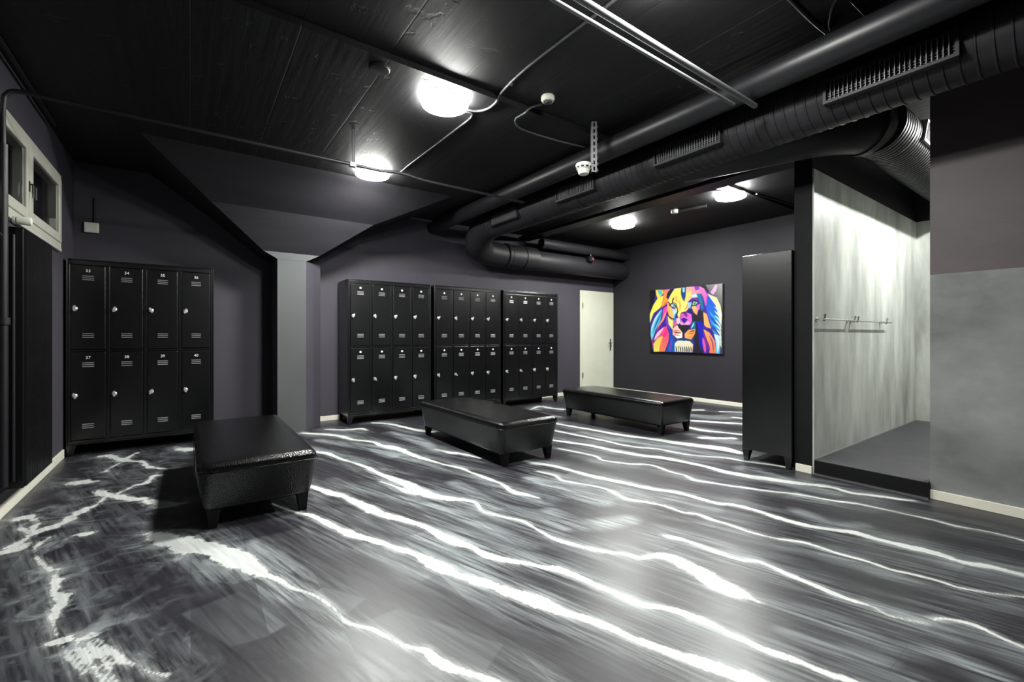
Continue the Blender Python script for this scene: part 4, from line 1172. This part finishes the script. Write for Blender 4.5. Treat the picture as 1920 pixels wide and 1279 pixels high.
def duct_grille(parent, y0, y1, x, z0, z1, name='grille', mt='duct'):
    """Rectangular outlet on the side of a duct along y: frame, dark throat, upright blades, damper slats."""
    g = MB()
    e = 0.016
    g.box(x, x + 0.012, y0, y1, z0, z0 + e).box(x, x + 0.012, y0, y1, z1 - e, z1)
    g.box(x, x + 0.012, y0, y0 + e, z0 + e, z1 - e).box(x, x + 0.012, y1 - e, y1, z0 + e, z1 - e)
    # cheeks back to the duct body
    g.box(x + 0.012, x + 0.11, y0 + 0.004, y1 - 0.004, z0, z0 + 0.006).box(x + 0.012, x + 0.11, y0, y0 + 0.006, z0, z1).box(x + 0.012, x + 0.11, y1 - 0.006, y1, z0, z1)
    fo = g.build(name, M[mt], parent)
    MB().box(x + 0.034, x + 0.037, y0 + e, y1 - e, z0 + e, z1 - e).build('throat', M['void'], fo)
    n = int((y1 - y0) / 0.022)
    bl = MB()
    for k in range(1, n):
        y = y0 + e + (y1 - y0 - 2 * e) * k / n
        bl.prism([(x + 0.003, y - 0.0015), (x + 0.022, y + 0.0035), (x + 0.022, y + 0.0060), (x + 0.003, y + 0.001)], 'z', z0 + e, z1 - e)
    bl.build('blades', M['strut'], fo)
    sl = MB()
    for k in range(1, 7):
        z = z0 + e + (z1 - z0 - 2 * e) * k / 7
        sl.box(x + 0.024, x + 0.030, y0 + e, y1 - e, z - 0.0012, z + 0.0012)
    sl.build('damper', M['strut'], fo)
    return fo

DA = 3.30
da = thing('air_duct', 'long round black air duct with four side grilles, bending along the back wall', 'air duct', (0, 0, 0))
spiral_duct([(DA, YF + 0.02, 2.605), (DA, 5.0, 2.605)], 0.183, da)
MB().tube(smooth_path([(DA, 4.98, 2.605), (DA + 0.01, 5.25, 2.57), (DA + 0.08, 5.55, 2.45), (DA + 0.30, 5.74, 2.38), (DA + 0.62, 5.80, 2.36), (DA + 0.8, 5.80, 2.36)], 7), 0.186, 32) \
    .build('elbow', M['duct'], da, smooth=50)
cl = MB()
for x in (4.02, 4.36):
    cl.tube([(x, 5.80, 2.36), (x + 0.05, 5.80, 2.36)], 0.198, 36)
cl.build('collar', M['duct'], da, smooth=40)
MB().tube([(4.1, 5.80, 2.36), (4.62, 5.80, 2.36)], 0.189, 36).build('back_run', M['duct'], da, smooth=40)
MB().tube([(4.62, 5.80, 2.345), (6.845, 5.80, 2.345)], 0.165, 36).build('back_run', M['duct'], da, smooth=40)
for y in (0.10, 3.28):
    MB().tube([(DA, y, 2.605), (DA, y + 0.07, 2.605)], 0.191, 40).build('collar', M['duct'], da, smooth=40)
for (a, b_) in ((0.50, 1.09), (1.735, 2.31), (2.985, 3.53), (4.21, 4.80)):
    duct_grille(da, a, b_, DA - 0.20, 2.488, 2.630)

db = thing('air_duct', 'short round ribbed black air duct turning into the shower recess', 'air duct', (0, 0, 0))
MB().tube(smooth_path([(3.44, 2.25, 2.60), (3.56, 1.95, 2.605), (3.68, 1.60, 2.61), (3.80, 1.32, 2.615), (4.02, 1.14, 2.62), (4.30, 1.09, 2.62)], 7), 0.186, 36) \
    .build('elbow', M['duct'], db, smooth=50)
MB().tube([(4.00, 1.155, 2.62), (4.05, 1.135, 2.62)], 0.197, 36).build('collar', M['duct'], db, smooth=40)
spiral_duct([(4.05, 1.10, 2.62), (4.3, 1.09, 2.62), (XR - 0.01, 1.09, 2.62)], 0.187, db, rib=0.045)
g = duct_grille(db, -0.30, 0.30, 0, -0.075, 0.075, mt='strut')
g.rotation_euler = (0, math.radians(-8), math.radians(90))
g.location = (4.72, 1.09 - 0.205, 2.62)

hp = MB().tube([(2.90, YF + 0.02, 2.685), (2.90, YB - 0.01, 2.685)], 0.088, 28).build('pipe', M['black_metal'], None, (2.90, 2, 2.685), smooth=50)
tag(hp, 'thick smooth black pipe along the ceiling just left of the long duct', 'pipe')
pe = MB().tube([(4.70, 5.70, 2.625), (6.84, 5.70, 2.625)], 0.085, 28).build('pipe', M['duct'], None, (5.6, 5.70, 2.625), smooth=50)
tag(pe, 'smooth grey-black pipe above the duct on the back wall near the door', 'pipe')
vr = thing('valve', 'small valve with a red cap between the pipes at the back wall', 'valve', (5.75, 5.60, 2.45))
MB().box(-0.05, 0.05, -0.03, 0.03, -0.04, 0.05).tube([(0, 0, 0.05), (0, 0, 0.08)], 0.02, 12).build('body', M['black_metal'], vr, smooth=40)
MB().lathe([(0.02, 0), (0.02, 0.015), (0.012, 0.02)], (0.02, -0.03, 0.0), axis='y', n=14, flip=-1).build('cap', M['red'], vr, smooth=40)

# conduits and cables
def wire(name, pts, r, mt, label, cat, k=5, straight=False, clips=None):
    P = pts if straight else smooth_path(pts, k)
    root = MB().tube(P, r, 10).build(name, M[mt], None, tuple(pts[0]), smooth=60)
    tag(root, label, cat)
    if clips:
        for (x, y, z) in clips:
            o = tuple(pts[0])
            MB().box(x - 0.012 - o[0], x + 0.012 - o[0], y - 0.008 - o[1], y + 0.008 - o[1], z - r - 0.004 - o[2], z + 0.02 - o[2]).build('clip', M[mt], root)
    return root

ZK = 2.505
cd = thing('conduit', 'thin black conduit crossing the room from the left window towards the ducts', 'conduit', (0.0, 3.76, ZK))
MB().tube(smooth_path([(-0.87, 0, -0.32), (-0.87, 0, -0.10), (-0.855, 0, -0.03), (-0.80, 0, 0), (-0.6, 0, 0), (0.9, 0, 0.0), (1.30, 0, 0.0)], 6) +
          smooth_path([(1.32, 0, 0), (1.5, 0, 0.018), (1.75, 0, 0.0), (2.2, 0, 0), (2.86, 0, 0)], 5), 0.013, 12).build('tube', M['black_metal'], cd, smooth=60)
MB().tube([(-0.87, 0, -0.32), (-0.87, 0, -2.28)], 0.021, 14).build('riser', M['black_metal'], cd, smooth=60)
MB().tube([(1.085, 0, 0.0), (1.085, 0, ZC - ZK)], 0.006, 8).box(1.06, 1.11, -0.018, 0.018, -0.018, 0.018).tube([(1.10, 0, 0), (1.10, 0, ZC - ZK)], 0.005, 8) \
    .build('hanger', M['cable'], cd)
MB().lathe([(0.03, 0), (0.03, 0.04)], (-0.87, 0, -1.35), n=14).build('coupling', M['black_metal'], cd, smooth=40)

w1 = wire('conduit', [(XL + 0.03, 1.41, 2.566), (2.94, 1.41, 2.566)], 0.017, 'tube', 'pale grey steel conduit high at top centre, the right one of a close pair', 'conduit', straight=True)
w2 = wire('conduit', [(XL + 0.03, 1.475, 2.560), (2.80, 1.475, 2.560)], 0.010, 'tube', 'thinner pale grey conduit at top centre, left of its thicker twin', 'conduit', straight=True)
for o_, y in ((w1, 1.41), (w2, 1.475)):
    for x in (0.2,):
        MB().tube([(x - XL - 0.03, 0, 0), (x - XL - 0.03, 0, ZC2 - 2.56)], 0.004, 8).build('hanger', M['black_metal'], o_)

wire('cable', [(1.64, 2.89, 2.775), (1.74, 2.90, 2.79), (1.80, 2.82, 2.79), (1.80, YSTEP + 0.01, 2.79), (1.80, YSTEP - 0.03, 2.825), (1.77, 2.3, 2.832), (1.78, 1.7, 2.832), (1.78, 1.39, 2.828)], 0.0085, 'cable',
     'grey ceiling cable running from the large light to the one at the top edge', 'cable', clips=[(1.79, 2.5, 2.832), (1.78, 1.75, 2.832)])
wire('cable', [(1.64, 2.92, 2.775), (1.76, 2.97, 2.79), (1.77, 3.3, 2.791), (1.76, 4.15, 2.791), (1.76, 4.42, 2.79), (1.69, 4.5, 2.78)], 0.0075, 'cable',
     'grey cable on the ceiling between the two left ceiling lights', 'cable')
wire('cable', [(2.13, 2.58, 2.826), (2.08, YSTEP - 0.03, 2.812), (2.06, YSTEP + 0.02, 2.785), (2.06, 2.81, 2.788), (2.14, 2.90, 2.791), (2.26, 2.93, 2.791), (2.56, 2.92, 2.791), (2.88, 2.88, 2.791)], 0.0075, 'cable',
     'thin looping cable beside the white ceiling sensor', 'cable')
wire('cable', [(2.40, 1.03, 2.832), (2.78, 1.03, 2.832), (3.0, 1.02, 2.832)], 0.012, 'black_metal', 'thin black conduit at the top right, straight across the ceiling', 'cable')
wire('cable', [(2.93, 0.99, 2.820), (2.86, 0.97, 2.820), (2.72, 0.90, 2.832), (2.68, 0.80, 2.832), (2.70, 0.5, 2.832)], 0.010, 'black_metal', 'curved black cable at the top right, bending on the ceiling', 'cable')
wire('cable', [(2.74, 0.85, 2.832), (3.05, 0.84, 2.832)], 0.008, 'black_metal', 'short black cable nearest the top right pipe end', 'cable', straight=True)
wire('conduit', [(XL + 0.05, 0.3, 2.77), (XL + 0.05, 5.0, 2.77)], 0.014, 'black_metal', 'black conduit along the top of the left wall above the window', 'conduit', straight=True)

tr = thing('cable_tray', 'perforated black cable tray on the ceiling beside the far pair of lights', 'cable tray', (4.55, 4.0, 2.70))
t_ = MB().box(-0.10, 0.12, -2.3, 2.0, 0.0, 0.003)
for x in (-0.10, 0.117):
    t_.box(x, x + 0.003, -2.3, 2.0, 0.003, 0.045)
t_.build('channel', M['black_metal'], tr)
dots = MB()
for k in range(86):
    y = -2.27 + k * 0.05
    dots.box(0.1185, 0.1215, y, y + 0.026, 0.010, 0.018)
dots.build('slots', M['strut'], tr)
for y in (-1.6, 0.2, 1.7):
    MB().tube([(0.0, y, 0.0), (0.0, y, 0.10)], 0.006, 8).build('hanger', M['black_metal'], tr)
wire('cable', [(4.72, 4.10, 2.74), (4.95, 4.35, 2.775), (5.17, 4.48, 2.78)], 0.007, 'black_metal', 'black cable from the tray to the light above the white door', 'cable')
wire('cable', [(4.72, 2.95, 2.74), (4.90, 2.80, 2.77), (5.11, 2.78, 2.78)], 0.007, 'black_metal', 'black cable from the tray to the light by the partition', 'cable')
wire('conduit', [(5.45, 2.60, 2.775), (6.84, 2.48, 2.775)], 0.012, 'black_metal', 'black conduit on the ceiling from the light by the partition to the right wall', 'conduit', straight=True)

# ------------------------------------------------------------------ sensors and small ceiling pieces
s = thing('motion_sensor', 'small round white sensor on the ceiling beside the looping cable', 'sensor', (2.115, 2.49, ZC2))
MB().lathe([(0.046, 0), (0.050, -0.008), (0.050, -0.024), (0.042, -0.038), (0.034, -0.040)], n=28).build('housing', M['plastic'], s, smooth=35)
MB().lathe([(0.033, -0.040), (0.033, -0.043), (0.026, -0.043)], n=28).build('ring', M['strut'], s, smooth=35)
MB().lathe([(0.020, -0.040), (0.018, -0.047), (0.005, -0.049)], n=24).build('lens', M['dark_plastic'], s, smooth=50)

rl = thing('mounting_rail', 'slotted steel rail hanging upright from the ceiling beside the duct', 'rail', (2.67, 2.56, 2.43))
hgt = ZC2 - 2.43
pl = MB()
a = -YAW
def rail_local(x, y, z):
    return (x * math.cos(a) - y * math.sin(a), x * math.sin(a) + y * math.cos(a), z)
def rbox(mb, x0, x1, y0, y1, z0, z1):
    c = [(x0, y0, z0), (x1, y0, z0), (x1, y1, z0), (x0, y1, z0), (x0, y0, z1), (x1, y0, z1), (x1, y1, z1), (x0, y1, z1)]
    mb.add([rail_local(*p) for p in c], [(3, 2, 1, 0), (4, 5, 6, 7), (0, 1, 5, 4), (1, 2, 6, 5), (2, 3, 7, 6), (3, 0, 4, 7)])
rbox(pl, -0.022, -0.007, 0, 0.003, 0, hgt)
rbox(pl, 0.007, 0.022, 0, 0.003, 0, hgt)
n = 8
for k in range(n + 1):
    z = k * hgt / n
    rbox(pl, -0.007, 0.007, 0, 0.003, max(0, z - 0.010), min(hgt, z + 0.010))
rbox(pl, -0.022, -0.019, 0.003, 0.04, 0, hgt)
for k in range(n):
    z = k * hgt / n
    rbox(pl, 0.030, 0.033, 0.012, 0.03, z + 0.008, z + 0.032)
rbox(pl, 0.019, 0.022, 0.003, 0.04, 0, hgt)
pl.build('channel', M['strut'], rl)
sd = thing('smoke_detector', 'white smoke detector fixed to the side of the hanging slotted rail', 'smoke detector', (2.605, 2.615, 2.495))
MB().lathe([(0.062, 0.0), (0.066, -0.010), (0.064, -0.030), (0.056, -0.044), (0.050, -0.046)], n=32).build('base', M['plastic'], sd, smooth=35)
sl_ = MB()
for k in range(10):
    an = 2 * math.pi * k / 10
    ca, sa = math.cos(an), math.sin(an)
    c = (ca * 0.0605, sa * 0.0605, -0.034)
    tx, ty = -sa * 0.012, ca * 0.012
    sl_.add([(c[0] - tx, c[1] - ty, -0.040), (c[0] + tx, c[1] + ty, -0.040), (c[0] + tx + ca * 0.005, c[1] + ty + sa * 0.005, -0.028), (c[0] - tx + ca * 0.005, c[1] - ty + sa * 0.005, -0.028),
             (c[0] - tx - ca * 0.01, c[1] - ty - sa * 0.01, -0.040), (c[0] + tx - ca * 0.01, c[1] + ty - sa * 0.01, -0.040), (c[0] + tx - ca * 0.005, c[1] + ty - sa * 0.005, -0.028), (c[0] - tx - ca * 0.005, c[1] - ty - sa * 0.005, -0.028)],
            [(0, 1, 2, 3), (4, 5, 6, 7), (0, 1, 5, 4), (1, 2, 6, 5), (2, 3, 7, 6), (3, 0, 4, 7)])
sl_.build('slots', M['dark_plastic'], sd)
MB().lathe([(0.048, -0.046), (0.046, -0.066), (0.040, -0.082), (0.034, -0.086), (0.010, -0.087)], n=32).build('chamber', M['plastic'], sd, smooth=35)
MB().box(0.0, 0.06, -0.05, 0.004, 0.0, 0.004).build('bracket', M['strut'], sd)

sn = thing('smoke_detector', 'small white detector with a dark mount between the far pair of lights', 'smoke detector', (5.33, 3.62, ZC))
MB().lathe([(0.05, 0), (0.05, -0.03), (0.04, -0.045), (0.01, -0.047)], n=24).build('housing', M['plastic'], sn, smooth=40)
MB().tube([(0.02, -0.04, -0.02), (0.10, -0.40, -0.02)], 0.022, 12).build('mount', M['dark_plastic'], sn, smooth=50)

jc = MB().lathe([(0.066, 0), (0.066, -0.012), (0.060, -0.018), (0.01, -0.019)], n=32).build('junction_cover', M['duct'], None, smooth=40)
jc.location = (0.975, 2.80, ZC)
tag(jc, 'round black cover plate on the ceiling beside the ceiling step', 'cover plate')

jb = thing('junction_box', 'small square white box on the back wall above the corner lockers', 'junction box', (-0.80, YB, 2.165))
MB().box(-0.055, 0.055, -0.035, 0, -0.05, 0.05).build('case', M['plastic'], jb, bevel=0.006)
MB().box(-0.046, 0.046, -0.039, -0.035, -0.041, 0.041).build('lid', M['plastic'], jb, bevel=0.002)
MB().tube([(0.02, -0.012, 0.05), (0.02, -0.012, 0.30)], 0.008, 10).build('cable_stub', M['black_metal'], jb, smooth=50)

# ------------------------------------------------------------------ radiators under the window
rd = thing('radiator', 'tall black ribbed radiator under the window', 'radiator', (XL + 0.004, 3.85, 0.185))
hR, lR = 1.55, 0.62
body = MB().box(0.045, 0.118, 0.0, lR, 0, hR)
body.build('panel', M['radiator'], rd, bevel=0.004)
fn = MB()
for k in range(26):
    y = 0.012 + k * (lR - 0.024) / 25
    fn.prism([(0.118, y - 0.007), (0.130, y - 0.004), (0.130, y + 0.004), (0.118, y + 0.007)], 'z', 0.01, hR - 0.01)
fn.build('ribs', M['radiator'], rd)
for x in (0.03, 0.055, 0.08):
    MB().tube([(x, -0.02, 0.05), (x, -0.02, hR - 0.05)], 0.009, 10).build('tube', M['black_metal'], rd, smooth=50)
for z in (0.2, hR - 0.2):
    MB().box(0.0, 0.05, 0.25, 0.29, z, z + 0.04).build('wall_bracket', M['black_metal'], rd)
vh = thing('thermostat_valve', 'white thermostat head on a pipe at the top of the tall radiator', 'valve', (-0.845, 3.815, 1.768))
MB().lathe([(0.012, -0.05), (0.016, -0.03), (0.016, -0.012), (0.010, -0.008), (0.010, 0.0)], axis='x', n=18).build('body', M['chrome'], vh, smooth=40)
MB().lathe([(0.020, 0.0), (0.022, 0.004), (0.022, 0.012), (0.017, 0.014), (0.017, 0.018), (0.024, 0.020), (0.025, 0.07), (0.021, 0.078), (0.01, 0.079)], axis='x', n=22).build('head', M['plastic'], vh, smooth=40)
MB().tube([(-0.045, 0, 0), (-0.045, 0.03, -0.01), (-0.045, 0.06, -0.05)], 0.011, 10).build('tail_pipe', M['chrome'], vh, smooth=50)

rn = thing('radiator', 'black tubular radiator low on the left wall at the photo edge', 'radiator', (XL + 0.004, 2.68, 0.15))
for k in range(18):
    y = 0.03 + k * 0.054
    MB().tube([(0.06, y, 0.03), (0.06, y, 1.5)], 0.012, 10).build('tube', M['radiator'], rn, smooth=50)
for z in (0.03, 1.5):
    MB().tube([(0.06, 0, z), (0.06, 1.0, z)], 0.016, 12).build('header', M['radiator'], rn, smooth=50)
for z in (0.2, 1.3):
    MB().box(0.0, 0.05, 0.48, 0.51, z, z + 0.03).build('wall_bracket', M['black_metal'], rn)

# ------------------------------------------------------------------ rails on the shower wall
def hook_rail(x0, x1, over, label):
    t = thing('towel_rail', label, 'towel rail', (x0, PY0, 1.222), 0, 'chrome rails on the shower wall')
    L = x1 - x0
    MB().tube([(-0.02, -0.055, 0), (L + over, -0.055, 0)], 0.007, 12).build('bar', M['steel'], t, smooth=50)
    for x in (0.0, L):
        MB().lathe([(0.020, 0), (0.020, 0.006), (0.010, 0.010), (0.009, 0.050)], (x, 0, 0), axis='y', n=18, flip=-1) \
            .tube([(x, -0.048, -0.014), (x, -0.055, 0.0), (x, -0.058, 0.03)], 0.008, 10) \
            .lathe([(0.012, 0.028), (0.013, 0.036), (0.006, 0.042)], (x, -0.058, 0), n=14).build('bracket', M['chrome'], t, smooth=40)
    return t
hook_rail(4.03, 4.68, 0.0, 'chrome towel rail on the pale shower wall, nearer the partition end')
hook_rail(4.76, 5.55, 0.16, 'chrome towel rail deeper in the shower recess, right of its twin')
